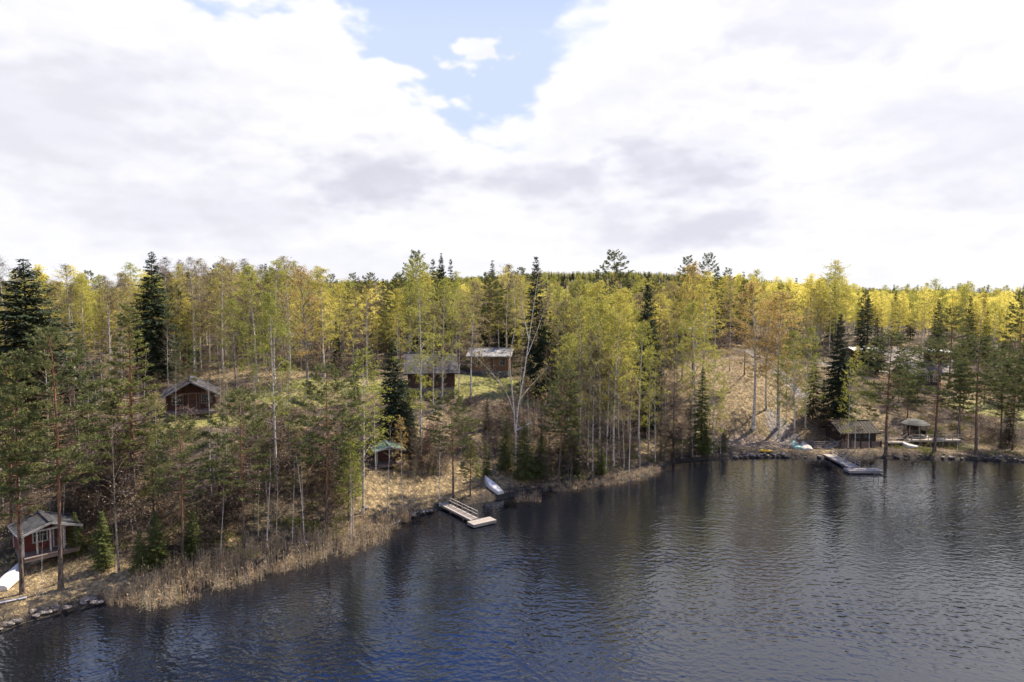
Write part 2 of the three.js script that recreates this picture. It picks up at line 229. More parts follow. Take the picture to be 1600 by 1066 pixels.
// ---------------------------------------------------------------- the lake: dark peaty water, ripples of two sizes, gusts roughening parts of it
{
  const waves = (size, tile, list, gust) => {   // height field of periodic waves
    const h = new Float32Array(size * size);
    for (const [kx, ky, a, ph] of list) for (let y = 0; y < size; y++) { const py = 2 * Math.PI * ky * y / size + ph, ax = 2 * Math.PI * kx / size; for (let x = 0; x < size; x++) { const s = Math.sin(ax * x + py); h[y * size + x] += a * (s + 0.25 * s * s); } }
    if (gust) for (let y = 0; y < size; y++) for (let x = 0; x < size; x++) h[y * size + x] *= gust(x / size, y / size);
    return h;
  };
  reseed(5);
  const fan = (n, tile, l0, l1, slope, dir, spread) => { const out = []; for (let i = 0; i < n; i++) { const L = l0 * Math.pow(l1 / l0, rnd()), a = dir + (rnd() + rnd() - 1) * spread, k = tile / L; out.push([Math.round(k * Math.sin(a)), Math.round(k * Math.cos(a)), slope * L / (2 * Math.PI) / Math.sqrt(n / 2), rnd() * 6.28]); } return out.filter(([a, b]) => a || b); };
  // ripples over the whole bay, in metres: nearly calm under the bank, lanes of wind further out, one gust passing the jetty
  const NX = 2048, NZ = 1024, WX = 164, WZ = 66, OX = -62, OZ = -102, H1 = new Float32Array(NX * NZ), { x: gx, z: gz } = atLevel(790, 884);
  for (let i = 0; i < 46; i++) {
    const L = 0.28 * Math.pow(1.15 / 0.28, rnd()), an = 0.2 + (rnd() + rnd() - 1) * 1.45, kx = Math.round(WX / L * Math.sin(an)), kz = Math.round(WZ / L * Math.cos(an)), ph = rnd() * 6.28, am = L / (2 * Math.PI) / Math.sqrt(23);
    const dx = 2 * Math.PI * kx / NX, cd = Math.cos(dx), sdx = Math.sin(dx);
    for (let y = 0; y < NZ; y++) { const p0 = 2 * Math.PI * kz * y / NZ + ph; let sn = Math.sin(p0), cs = Math.cos(p0); for (let x = 0; x < NX; x++) { H1[y * NX + x] += am * (sn + 0.3 * sn * sn); const t = sn * cd + cs * sdx; cs = cs * cd - sn * sdx; sn = t; } }
  }
  const wind = (x, z) => { const sd = -shoreDistance(x, z), u = (x - gx) * 0.75 - (z - gz) * 0.66, v = (x - gx) * 0.66 + (z - gz) * 0.75; return 0.009 + 0.066 * sstep(2, 26, sd) * (0.3 + 0.95 * sstep(-0.22, 0.3, fbm(x / 24 + z / 60, z / 9, 7.7, 4))) + 0.1 * Math.exp(-((u / 3.8) ** 2 + (v / 0.9) ** 2)); };
  const CX = 256, CZ = 128, amp = new Float32Array((CX + 1) * (CZ + 1)); for (let j = 0; j <= CZ; j++) for (let i = 0; i <= CX; i++) amp[j * (CX + 1) + i] = wind(OX + WX * i / CX, OZ + WZ * (1 - j / CZ));
  const px = new Uint8Array(NX * NZ * 4);
  for (let y = 0; y < NZ; y++) for (let x = 0; x < NX; x++) {
    const fx = x / NX * CX, fy = y / NZ * CZ, ix = Math.floor(fx), iy = Math.floor(fy), a = lerp(lerp(amp[iy * (CX + 1) + ix], amp[iy * (CX + 1) + ix + 1], fx - ix), lerp(amp[(iy + 1) * (CX + 1) + ix], amp[(iy + 1) * (CX + 1) + ix + 1], fx - ix), fy - iy);
    const dx = a * (H1[y * NX + (x + 1) % NX] - H1[y * NX + (x + NX - 1) % NX]) / (2 * WX / NX), dy = a * (H1[((y + 1) % NZ) * NX + x] - H1[((y + NZ - 1) % NZ) * NX + x]) / (2 * WZ / NZ), l = Math.hypot(dx, dy, 1), o = (y * NX + x) * 4;
    px[o] = 127.5 * (1 - dx / l) + 0.5; px[o + 1] = 127.5 * (1 - dy / l) + 0.5; px[o + 2] = 127.5 * (1 + 1 / l) + 0.5; px[o + 3] = 255;
  }
  const nt = new THREE.DataTexture(px, NX, NZ); nt.wrapS = nt.wrapT = THREE.RepeatWrapping; nt.magFilter = THREE.LinearFilter; nt.repeat.set(1 / WX, 1 / WZ); nt.offset.set(-OX / WX, (OZ + WZ) / WZ); nt.needsUpdate = true;
  const S2 = 1024, T2 = 19, H2 = waves(S2, T2, fan(80, T2, 0.22, 0.6, 0.03, 0.1, 1.5)); let mx = 0; for (const v of H2) mx = Math.max(mx, Math.abs(v));
  const b = new Float32Array(S2 * S2 * 4); for (let i = 0; i < S2 * S2; i++) { b[i * 4] = b[i * 4 + 1] = b[i * 4 + 2] = 0.5 + 0.5 * H2[i] / mx; b[i * 4 + 3] = 1; }
  const bt = new THREE.DataTexture(b, S2, S2, THREE.RGBAFormat, THREE.FloatType); bt.wrapS = bt.wrapT = THREE.RepeatWrapping; bt.magFilter = THREE.LinearFilter; bt.repeat.set(1 / T2, 1 / T2); bt.needsUpdate = true;
  const mat = new THREE.MeshPhysicalMaterial({ color: rgb(0.005, 0.006, 0.009), roughness: 0.05, ior: 1.68, normalMap: nt, bumpMap: bt, bumpScale: 2 * mx });
  // wind: the swell itself is real, and higher where gusts run
  const G = new Geo(), X0 = -110, X1 = 190, Z0 = -112, Z1 = -24, st = 0.5, nx = Math.round((X1 - X0) / st), nz = Math.round((Z1 - Z0) / st);
  const swell = fan(26, 60, 1.6, 4, 0.014, 0.3, 0.9);
  for (let j = 0; j <= nz; j++) for (let i = 0; i <= nx; i++) {
    const x = X0 + i * st, z = Z0 + j * st, sd = -shoreDistance(x, z), calm = sstep(0, 22, sd), edge = sstep(0, 6, Math.min(x - X0, X1 - x, Z1 - z, z - Z0));
    const blow = (0.12 + 0.9 * calm) * (0.55 + 0.9 * sstep(-0.2, 0.35, fbm(x / 26, z / 15, 7.7, 3))) * edge; let h = 0; if (sd > 0) for (const [a, c, am, ph] of swell) h += am * Math.sin((a * x + c * z) * 2 * Math.PI / 60 + ph);
    G.vert(x, h * blow, z, 0, 1, 0, 1, 1, 1, x, -z);
  }
  for (let j = 0; j < nz; j++) for (let i = 0; i < nx; i++) { const a = j * (nx + 1) + i; G.tri(a, a + nx + 1, a + 1); G.tri(a + 1, a + nx + 1, a + nx + 2); }
  const skirt = [[-900, 900, Z1, 700], [-900, X0, Z0, Z1], [X1, 900, Z0, Z1]];
  for (const [a, c, e, f] of skirt) { const q = [[a, e], [a, f], [c, f], [c, e]].map(([x, z]) => G.vert(x, 0, z, 0, 1, 0, 1, 1, 1, x, -z)); G.tri(q[0], q[1], q[2]); G.tri(q[0], q[2], q[3]); }
  const g = G.build(); g.computeVertexNormals(); g.deleteAttribute('color');
  structure(new THREE.Mesh(g, mat), 'lake_water');
}

// ---------------------------------------------------------------- materials that grow
const leafMat = (r, g, b, tr = 0.45) => new THREE.MeshPhysicalMaterial({ color: rgb(r, g, b), vertexColors: true, roughness: 0.95, transmission: tr, thickness: 0, specularIntensity: 0.25, side: THREE.DoubleSide });
const M = {
  lime: leafMat(0.35, 0.35, 0.072, 0.5), gold: leafMat(0.46, 0.415, 0.088, 0.5), green: leafMat(0.24, 0.26, 0.05, 0.45), tan: leafMat(0.43, 0.31, 0.11, 0.45), buff: leafMat(0.31, 0.26, 0.13, 0.42), bright: leafMat(0.76, 0.675, 0.16, 0.55),
  pine: leafMat(0.125, 0.14, 0.05, 0.3), pineLight: leafMat(0.165, 0.178, 0.055, 0.32), spruce: leafMat(0.036, 0.054, 0.026, 0.12), spruceLight: leafMat(0.10, 0.125, 0.03, 0.25),
  twig: new THREE.MeshStandardMaterial({ color: rgb(0.27, 0.205, 0.17), vertexColors: true, roughness: 0.95, side: THREE.DoubleSide }),
  greyTwig: new THREE.MeshStandardMaterial({ color: rgb(0.34, 0.30, 0.275), vertexColors: true, roughness: 0.95, side: THREE.DoubleSide }),
};
{ // birch bark: white with dark lens marks and scars; u round the stem, v metres up
  const W = 128, H = 1024, d = new Uint8Array(W * H * 4); reseed(21);
  for (let y = 0; y < H; y++) for (let x = 0; x < W; x++) { const v = 218 + 26 * fbm(x / 18, y / 30, 2, 3) - 26 * sstep(0.1, 0.45, fbm(x / 40, y / 8, 5, 3)); const o = (y * W + x) * 4; d[o] = v; d[o + 1] = v * 0.972; d[o + 2] = v * 0.925; d[o + 3] = 255; }
  for (let k = 0; k < 420; k++) { const cx = rr(0, W), cy = rr(0, H), w = rr(3, 20), h = rr(0.6, rnd() < 0.16 ? 12 : 2.4), dk = rr(0.1, 0.45); for (let y = -Math.ceil(h); y <= h; y++) for (let x = -Math.ceil(w); x <= w; x++) if ((x / w) ** 2 + (y / h) ** 2 < 1) { const o = ((((cy + y) | 0) + H) % H * W + (((cx + x) | 0) + W) % W) * 4; d[o] *= dk; d[o + 1] *= dk; d[o + 2] *= dk; } }
  const t = new THREE.DataTexture(d, W, H); t.wrapS = t.wrapT = THREE.RepeatWrapping; t.magFilter = THREE.LinearFilter; t.colorSpace = THREE.SRGBColorSpace; t.repeat.set(1, 0.16); t.needsUpdate = true;
  M.birchBark = new THREE.MeshStandardMaterial({ map: t, vertexColors: true, roughness: 0.8 });
  const g = grainTexture(256, 6, 31, 0.35, 1.0, 0.6); g.repeat.set(2, 0.7);
  M.bark = new THREE.MeshStandardMaterial({ map: g, bumpMap: g, bumpScale: 0.03, vertexColors: true, roughness: 0.95 });
}
const WHITE = [0.93, 0.92, 0.90], GREYB = [0.42, 0.38, 0.35], PINE_LOW = [0.21, 0.155, 0.125], PINE_UP = [0.50, 0.235, 0.11], SPR = [0.17, 0.13, 0.105], LIMB = [0.30, 0.24, 0.20];
const mix3 = (a, b, t) => [lerp(a[0], b[0], t), lerp(a[1], b[1], t), lerp(a[2], b[2], t)];
const jitter = (s) => { const k = 1 + (rnd() - 0.5) * s, h = (rnd() - 0.5) * s * 0.5; return [k * (1 + h), k, k * (1 - h * 0.6)]; };
function stem(G, H, r0, bend, col, sides = 7, segs = 12, top = 0.12) {
  const ph = rr(0, 6), lean = rr(0, 6.28), pts = [];
  for (let k = 0; k <= segs; k++) { const t = k / segs, b = bend * H; pts.push([b * (Math.sin(t * 2.7 + ph) - Math.sin(ph)) * 0.35 + Math.cos(lean) * b * t * t, t * H, b * (Math.sin(t * 3.3 + ph * 2) - Math.sin(ph * 2)) * 0.35 + Math.sin(lean) * b * t * t, r0 * (t < 0.03 ? 1.35 : 1) * lerp(1, top, Math.pow(t, 0.85))]); }
  G.tube([[pts[0][0], -0.5, pts[0][2], r0 * 1.5], ...pts], sides, col);
  return (t) => { const f = Math.max(0, Math.min(segs - 1e-6, t * segs)), k = Math.floor(f), a = pts[k], b = pts[k + 1], q = f - k; return [lerp(a[0], b[0], q), lerp(a[1], b[1], q), lerp(a[2], b[2], q), lerp(a[3], b[3], q)]; };
}
// broad-leaved tree: o = {H, r, base, wide, limbs, sub, twigs, leaves, size, droop, bark, leafy 0..1, forks}
function broadTree(o) {
  const T = new Geo(), C = new Geo(), col = o.bark === 'white' ? (t) => (t < 0.05 ? mix3(GREYB, WHITE, t * 12) : t > 0.86 ? mix3(WHITE, LIMB, (t - 0.86) * 7) : WHITE) : () => GREYB;
  const stems = [stem(T, o.H, o.r, o.bend ?? 0.03, col)];
  const limbCol = o.bark === 'white' ? mix3(LIMB, WHITE, 0.35) : LIMB;
  const tw = o.twigColor || [1, 1, 1];
  for (let k = 0; k < o.limbs; k++) {
    const q = Math.pow((k + rnd() * 0.8) / o.limbs, 0.9), t = lerp(o.base, 0.985, q), s = stems[0](t), az = k * 2.399 + rr(-0.5, 0.5);
    const env = Math.pow(Math.sin(Math.PI * Math.min(1, 0.13 + q * 0.86)), 0.75) * (1 - 0.5 * q ** 4) * (0.55 + 0.75 * rnd()), L = o.wide * env + 0.25;
    let el = lerp(0.55, 1.15, q) + rr(-0.2, 0.2), x = s[0], y = s[1], z = s[2]; const pts = [[x, y, z, Math.max(0.012, Math.min(s[3] * 0.55, 0.022 * L + 0.01))]], segs = 4;
    for (let i = 0; i < segs; i++) { const l = L / segs; x += Math.cos(az) * Math.cos(el) * l; z += Math.sin(az) * Math.cos(el) * l; y += Math.sin(el) * l; el -= o.droop * (i + 1) * 0.18 + rr(-0.12, 0.12); pts.push([x, y, z, pts[0][3] * lerp(1, 0.22, (i + 1) / segs)]); }
    T.tube(pts, 4, limbCol);
    for (let i = 0; i < o.sub; i++) {
      const f = lerp(0.25, 1, (i + rnd()) / o.sub) * segs - 1e-4, n = Math.floor(f), a = pts[n], b = pts[n + 1], w = f - n, bx = lerp(a[0], b[0], w), by = lerp(a[1], b[1], w), bz = lerp(a[2], b[2], w), sa = az + rr(-1.5, 1.5), sl = L * rr(0.18, 0.42) + 0.15, se = rr(-0.3, 0.8);
      const ex = bx + Math.cos(sa) * Math.cos(se) * sl, ey = by + Math.sin(se) * sl, ez = bz + Math.sin(sa) * Math.cos(se) * sl;
      T.sliver(bx, by, bz, ex, ey, ez, 0.014, LIMB);
      for (let j = 0; j < o.twigs; j++) {
        const g = rr(0.3, 1.05), px = lerp(bx, ex, g), py = lerp(by, ey, g), pz = lerp(bz, ez, g), ta = rr(0, 6.28), tl = rr(0.3, 0.75) * o.twigLen, te = rr(-0.2, 0.9) - o.droop * rr(0.6, 1.6);
        const qx = px + Math.cos(ta) * Math.cos(te) * tl, qy = py + Math.sin(te) * tl, qz = pz + Math.sin(ta) * Math.cos(te) * tl;
        C.sliver(px, py, pz, qx, qy, qz, o.twigW ?? 0.009, [tw[0] * rr(0.7, 1.2), tw[1] * rr(0.75, 1.1), tw[2] * rr(0.75, 1.1)]);
        if (o.sideTwigs) for (let m = 0; m < o.sideTwigs; m++) { const h = rr(0.2, 0.9), u = lerp(px, qx, h), v = lerp(py, qy, h), r = lerp(pz, qz, h), l2 = tl * rr(0.3, 0.7), a2 = rr(0, 6.28); C.sliver(u, v, r, u + Math.cos(a2) * l2 * 0.7, v + rr(-0.7, 0.5) * l2, r + Math.sin(a2) * l2 * 0.7, (o.twigW ?? 0.009) * 0.8, [tw[0] * rr(0.7, 1.2), tw[1] * rr(0.75, 1.1), tw[2] * rr(0.75, 1.1)]); }
        for (let m = 0; m < o.leaves * (q > 0.82 ? 0.55 : 1); m++) {
          const h = rr(0.1, 1.1), c = jitter(0.5), la = rr(0, 6.28), ny = rr(-1, 1), s2 = o.size * rr(0.6, 1.35), rad = o.size * 0.9;
          C.leaf(lerp(px, qx, h) + rr(-rad, rad), lerp(py, qy, h) + rr(-rad, rad), lerp(pz, qz, h) + rr(-rad, rad), Math.cos(la), rr(-1.2, 0.5), Math.sin(la), s2, s2 * 0.36, rr(-1, 1), ny, rr(-1, 1), c);
        }
      }
    }
  }
  return { trunk: T.build(), crown: C.build(), H: o.H };
}
// Scots pine: bare orange stem, whorls of limbs carrying tufts of needles
function pineTree(o) {
  const T = new Geo(), C = new Geo(), at = stem(T, o.H, o.r, 0.018, (t) => mix3(PINE_LOW, PINE_UP, sstep(0.22, 0.5, t)), 8);
  for (let w = 0; w < o.whorls; w++) {
    const q = (w + 0.5) / o.whorls, t = lerp(o.base, 0.985, q), nb = Math.round(rr(3.5, 6.5));
    for (let k = 0; k < nb; k++) {
      const s = at(Math.min(0.995, t + rr(-0.012, 0.012))), az = w * 1.1 + k / nb * 6.28 + rr(-0.4, 0.4), env = o.shape === 'cone' ? lerp(1, 0.14, Math.pow(q, 0.9)) * Math.min(1, 0.6 + q * 3) : Math.pow(Math.sin(Math.PI * Math.min(1, 0.2 + q * 0.77)), 0.7);
      const L = Math.max(0.35, o.wide * env * rr(0.65, 1.12)); let el = lerp(-0.08, 0.75, q * q) + rr(-0.12, 0.2), x = s[0], y = s[1], z = s[2]; const pts = [[x, y, z, Math.min(s[3] * 0.5, 0.018 * L + 0.012)]], seg = 4;
      for (let i = 0; i < seg; i++) { const l = L / seg; x += Math.cos(az) * Math.cos(el) * l; z += Math.sin(az) * Math.cos(el) * l; y += Math.sin(el) * l; el += rr(-0.05, 0.14) + (i === 0 ? -0.06 : 0.07); pts.push([x, y, z, pts[0][3] * lerp(1, 0.25, (i + 1) / seg)]); }
      T.tube(pts, 4, mix3(PINE_LOW, PINE_UP, 0.45));
      const dead = q < 0.1 && rnd() < 0.5;
      const ns = Math.max(3, Math.round(L * o.dense));
      for (let i = 0; i < ns && !dead; i++) {
        const g = lerp(o.inner ?? 0.32, 1, Math.pow((i + rnd()) / ns, 0.75)), f = Math.min(seg - 1e-4, g * seg), n = Math.floor(f), a = pts[n], b = pts[n + 1], v = f - n, bx = lerp(a[0], b[0], v), by = lerp(a[1], b[1], v), bz = lerp(a[2], b[2], v), sa = az + rr(-1.25, 1.25), sl = (0.25 + 0.3 * L * (1.1 - g)) * rr(0.6, 1.3), se = rr(-0.05, 0.6);
        const ex = bx + Math.cos(sa) * Math.cos(se) * sl, ey = by + Math.sin(se) * sl, ez = bz + Math.sin(sa) * Math.cos(se) * sl;
        T.sliver(bx, by, bz, ex, ey, ez, 0.016, PINE_LOW);
        for (let j = 0; j < o.tufts; j++) {
          const h = lerp(0.35, 1.08, (j + rnd()) / o.tufts), px = lerp(bx, ex, h), py = lerp(by, ey, h), pz = lerp(bz, ez, h), c0 = jitter(0.35);
          for (let m = 0; m < o.needles; m++) { const na = sa + rr(-1.7, 1.7), ne = rr(-0.25, 1.25), nl = o.size * rr(0.6, 1.25), k2 = rr(0.8, 1.2); C.leaf(px, py, pz, Math.cos(na) * Math.cos(ne), Math.sin(ne), Math.sin(na) * Math.cos(ne), nl, nl * 0.13, rr(-1, 1), rr(-1, 1), rr(-1, 1), [c0[0] * k2, c0[1] * k2, c0[2] * k2]); }
        }
      }
    }
  }
  for (let k = 0; k < (o.snags ?? 6); k++) { const t = rr(0.16, o.base), s = at(t), az = rr(0, 6.28), l = rr(0.4, 1.7); T.tube([[s[0], s[1], s[2], 0.022], [s[0] + Math.cos(az) * l * 0.5, s[1] + rr(-0.1, 0.2), s[2] + Math.sin(az) * l * 0.5, 0.015], [s[0] + Math.cos(az) * l, s[1] - rr(0, 0.5) * l, s[2] + Math.sin(az) * l, 0.006]], 4, LIMB); }
  return { trunk: T.build(), crown: C.build(), H: o.H };
}
// Norway spruce: drooping boughs with hanging side sprays; bare = the same without needles
function spruceTree(o) {
  const T = new Geo(), C = new Geo(), at = stem(T, o.H, o.r, 0.008, () => SPR, 7);
  for (let w = 0; w < o.whorls; w++) {
    const q = w / (o.whorls - 1), t = lerp(o.base, 0.985, q), nb = Math.round(rr(5, 8));
    for (let k = 0; k < nb; k++) {
      const s = at(Math.max(0.02, Math.min(0.995, t + rr(-0.022, 0.022)))), az = w * 0.77 + k / nb * 6.28 + rr(-0.35, 0.35), L = Math.max(0.22, o.wide * lerp(1, 0.05, Math.pow(q, o.taper ?? 0.9)) * Math.min(1, 0.7 + q * 4) * rr(0.62, 1.14));
      let el = lerp(-0.32, 0.55, Math.pow(q, 1.6)) + rr(-0.1, 0.1), x = s[0], y = s[1], z = s[2]; const pts = [[x, y, z, Math.min(s[3] * 0.45, 0.012 * L + 0.008)]], seg = 4;
      for (let i = 0; i < seg; i++) { const l = L / seg; x += Math.cos(az) * Math.cos(el) * l; z += Math.sin(az) * Math.cos(el) * l; y += Math.sin(el) * l; el += i === 0 ? -0.16 : i === 1 ? 0.04 : 0.24; pts.push([x, y, z, pts[0][3] * lerp(1, 0.25, (i + 1) / seg)]); }
      T.tube(pts, 4, o.bare ? LIMB : SPR);
      const ns = Math.max(4, Math.round(L * o.dense));
      for (let i = 0; i < ns; i++) {
        const g = lerp(0.16, 1, (i + rnd()) / ns), f = Math.min(seg - 1e-4, g * seg), n = Math.floor(f), a = pts[n], b = pts[n + 1], v = f - n, bx = lerp(a[0], b[0], v), by = lerp(a[1], b[1], v), bz = lerp(a[2], b[2], v), side = i % 2 ? 1 : -1, sa = az + side * rr(0.35, 1.15), sl = (0.22 + 0.28 * L * (1.05 - g)) * rr(0.7, 1.25), se = rr(-0.75, 0.12), c = jitter(0.4);
        if (o.bare) { const ex = bx + Math.cos(sa) * Math.cos(se) * sl, ey = by + Math.sin(se) * sl, ez = bz + Math.sin(sa) * Math.cos(se) * sl; C.sliver(bx, by, bz, ex, ey, ez, 0.013, c); for (let m = 0; m < 4; m++) { const h = rr(0.2, 1); C.sliver(lerp(bx, ex, h), lerp(by, ey, h), lerp(bz, ez, h), lerp(bx, ex, h) + rr(-0.3, 0.3), lerp(by, ey, h) - rr(0, 0.4), lerp(bz, ez, h) + rr(-0.3, 0.3), 0.009, c); } } else {
          const dx = Math.cos(sa) * Math.cos(se), dy = Math.sin(se), dz = Math.sin(sa) * Math.cos(se);
          for (let m = 0; m < 3; m++) { const h = m / 3 * sl * 0.85, a2 = sa + rr(-0.8, 0.8), e2 = se + rr(-0.5, 0.35), l2 = Math.max(0.16, sl * rr(0.35, 0.6)); C.leaf(bx + dx * h, by + dy * h, bz + dz * h, Math.cos(a2) * Math.cos(e2), Math.sin(e2), Math.sin(a2) * Math.cos(e2), l2, 0.05 + l2 * 0.11, rr(-0.6, 0.6), 1, rr(-0.6, 0.6), [c[0] * rr(0.85, 1.15), c[1] * rr(0.85, 1.15), c[2]]); }
        }
      }
    }
  }
  return { trunk: T.build(), crown: C.build(), H: o.H };
}
// ---------------------------------------------------------------- one model of each kind and form
function variants(n, seed, make) { const a = []; for (let i = 0; i < n; i++) { reseed(seed + i * 97); a.push(make(i)); } return a; }
const FORM = {
  birch: variants(5, 100, (i) => broadTree({ H: 17, r: 0.15, base: 0.22 + 0.06 * (i % 3), wide: 2.7 + 0.25 * i, limbs: 34, sub: 6, twigs: 4, twigLen: 1.2, leaves: 11, size: 0.115, droop: 0.7, bark: 'white', bend: 0.025 })),
  slim: variants(3, 200, (i) => broadTree({ H: 12, r: 0.075, base: 0.42 - 0.12 * i, wide: 1.15 + 0.2 * i, limbs: 26, sub: 5, twigs: 3, twigLen: 0.8, leaves: 6, size: 0.12, droop: 0.35, bark: 'white', bend: 0.03 })),
  round: variants(3, 300, (i) => broadTree({ H: 16, r: 0.2, base: 0.22, wide: 4.2 + 0.3 * i, limbs: 36, sub: 7, twigs: 4, twigLen: 1.1, leaves: 6, size: 0.16, droop: 0.45, bark: 'grey', bend: 0.03 })),
  back: variants(5, 400, (i) => broadTree({ H: 18, r: 0.14, base: 0.3, wide: 2.7 + 0.25 * i, limbs: 32, sub: 5, twigs: 3, twigLen: 1.3, leaves: 9, size: 0.19, droop: 0.45, bark: i % 2 ? 'white' : 'grey', bend: 0.02 })),
  bare: variants(4, 500, (i) => broadTree({ H: 17, r: 0.13, base: 0.34, wide: 2.3 + 0.25 * i, limbs: 34, sub: 7, twigs: 5, sideTwigs: 4, twigLen: 1.3, twigW: 0.012, leaves: 0, size: 0.1, droop: 0.55, bark: i % 3 === 2 ? 'grey' : 'white', bend: 0.03 })),
  brush: variants(3, 600, (i) => broadTree({ H: 4.2, r: 0.03, base: 0.08, wide: 1.7, limbs: 20, sub: 5, twigs: 4, sideTwigs: 2, twigLen: 0.7, twigW: 0.012, leaves: i === 2 ? 2 : 0, size: 0.08, droop: 0.15, bark: 'grey', bend: 0.1 })),
  pole: variants(2, 650, (i) => broadTree({ H: 9, r: 0.06, base: 0.55, wide: 0.9, limbs: 12, sub: 4, twigs: 3, sideTwigs: 2, twigLen: 0.8, twigW: 0.011, leaves: 0, size: 0.1, droop: 0.2, bark: 'white', bend: 0.05 })),
  pine: variants(4, 700, (i) => pineTree({ H: 17, r: 0.155, base: 0.34 + 0.06 * (i % 3), wide: 3.1 + 0.3 * (i % 2), whorls: 17, dense: 4.6, tufts: 4, needles: 5, size: 0.24 })),
  pineCone: variants(3, 800, (i) => pineTree({ H: 14, r: 0.16, base: 0.16 + 0.06 * i, wide: 2.6, whorls: 20, dense: 4.6, tufts: 4, needles: 5, size: 0.24, shape: 'cone', snags: 3 })),
  spruce: variants(3, 900, (i) => spruceTree({ H: 17, r: 0.19, base: 0.07, wide: 3.6 + 0.4 * i, whorls: 44, dense: 13, taper: 1.55 })),
  spruceThin: variants(2, 950, (i) => spruceTree({ H: 15, r: 0.14, base: 0.08, wide: 2.3 + 0.35 * i, whorls: 32, dense: 11, taper: 1.35 })),
  deadSpruce: variants(1, 990, () => spruceTree({ H: 15, r: 0.14, base: 0.08, wide: 2.9, whorls: 30, dense: 9, bare: true })),
};
const barkOf = { birch: 'birchBark', slim: 'birchBark', bare: 'birchBark', pole: 'birchBark', back: 'birchBark', round: 'bark', brush: 'bark', pine: 'bark', pineCone: 'bark', spruce: 'bark', spruceThin: 'bark', deadSpruce: 'bark' };
const crownOf = { bare: 'twig', brush: 'twig', pole: 'twig', pine: 'pine', pineCone: 'pineLight', spruce: 'spruce', spruceThin: 'spruce', deadSpruce: 'greyTwig', birch: 'lime', slim: 'lime', round: 'green', back: 'bright' };
const nameOf = { birch: 'birch_tree', slim: 'young_birch_tree', round: 'broadleaf_tree', back: 'birch_tree', bare: 'bare_birch_tree', brush: 'bare_shrub', pole: 'birch_sapling', pine: 'pine_tree', pineCone: 'pine_tree', spruce: 'spruce_tree', spruceThin: 'spruce_tree', deadSpruce: 'dead_spruce_tree' };
const standing = [];
const protos = new Map();
function tree(form, base, height, { wide = 1, leaf, v, turn, label, group, lean } = {}) {
  const list = FORM[form], k = v ?? Math.floor(rnd() * list.length), key = form + k + (leaf || '');
  if (!protos.has(key)) { const f = list[k % list.length], g = new THREE.Group(); part('trunk', f.trunk, M[barkOf[form]], g); part('crown', f.crown, M[leaf || crownOf[form]], g); protos.set(key, g); }
  const o = protos.get(key).clone(), s = height / list[k % list.length].H;
  o.name = numbered(nameOf[form]); o.position.copy(base); o.rotation.y = turn ?? rnd() * 6.28; const w = s * wide * (height < 7 ? 1.1 : 1);
  o.scale.set(w, s, w); if (lean) { o.rotation.set(lean[1], turn ?? 0, -lean[0]); }
  tag(o, label, form === 'brush' ? 'shrub' : 'tree', group); scene.add(o); standing.push([base.x, base.z]);
  return o;
}

// ---------------------------------------------------------------- the forest
const skyline = [[-200, 420], [0, 425], [110, 418], [180, 432], [260, 412], [330, 404], [430, 408], [490, 420], [540, 445], [600, 436], [650, 415], [720, 425], [800, 415], [870, 440], [930, 436], [1000, 442], [1080, 425], [1160, 425], [1240, 428], [1300, 420], [1345, 443], [1400, 446], [1450, 440], [1500, 443], [1560, 452], [1620, 455], [1800, 455]];
function zone(u, p) {
  const sd = shoreDistance(p.x, p.z), d = -p.z;
  if (sd < 9) return u < 150 ? 'beside the red lakeside cabin' : u < 600 ? 'behind the reed bed' : u < 800 ? 'by the jetty with the T-shaped end' : u < 1070 ? 'on the dark wooded point between the jetties' : u < 1280 ? 'by the beach with the turquoise boat' : 'beside the boardwalk and the pavilion';
  if (d < 112) return u < 240 ? 'on the slope above the red lakeside cabin' : u < 480 ? 'below the brown gabled cottage' : u < 700 ? 'on the slope above the green-roofed shed' : u < 870 ? 'on the bank below the log house' : u < 1070 ? 'in the wood on the dark point' : u < 1290 ? 'on the sunny slope above the beach' : 'on the slope above the pavilion';
  return u < 300 ? 'behind the brown gabled cottage' : u < 720 ? 'behind the dark-roofed brown house' : u < 1070 ? 'on the rise behind the log house' : u < 1290 ? 'on the hill behind the sunny slope' : 'on the rise behind the pale-roofed houses';
}
const look = { birch: 'leafing birch with white stem and drooping twigs', slim: 'slender young birch in fresh yellow-green leaf', round: 'broad-crowned grey-stemmed tree in new leaf', back: 'slim birch with sunlit yellow spring leaves', bare: 'white-stemmed birch still bare, with fine brown twigs', brush: 'bare brown shrub of thin upright twigs', pole: 'thin leafless birch sapling with white stem', pine: 'pine with orange upper stem and layered needle clumps', pineCone: 'young pine with foliage down its stem', spruce: 'dark dense spruce with drooping boughs', spruceThin: 'narrow dark spruce', deadSpruce: 'dead grey spruce with bare drooping boughs' };
const leafWord = { tan: ', orange-brown in bud', gold: ', golden', buff: ', buff-coloured in bud', green: ', deep green', bright: ', bright yellow', spruceLight: ', light green', lime: '' };
function labelled(form, u, p, leaf) { const z = zone(u, p); let l = look[form]; if (leaf === 'tan' || leaf === 'buff') l = form === 'round' ? 'broad-crowned tree with orange-brown buds' : 'birch with buff-brown opening buds'; else if (leaf === 'spruceLight') l = 'young light green spruce'; else if (leaf === 'gold' || leaf === 'bright') l = form === 'round' ? 'broad tree with golden new leaves' : form === 'slim' ? 'slender young birch with golden leaves' : 'birch with golden sunlit leaves'; return [l + ' ' + z, l.split(' with')[0] + ' ' + z]; }
// standing on ground the photograph shows: form, u, v of the foot, v of the top
function footed(form, u, vb, vt, o = {}) { const p = onGround(u, vb), d = -p.z, top = atDepth(u, vt, d), [label, group] = labelled(form, u, p, o.leaf); return tree(form, p, Math.max(1.2, top.y - p.y), { label, group, ...o }); }
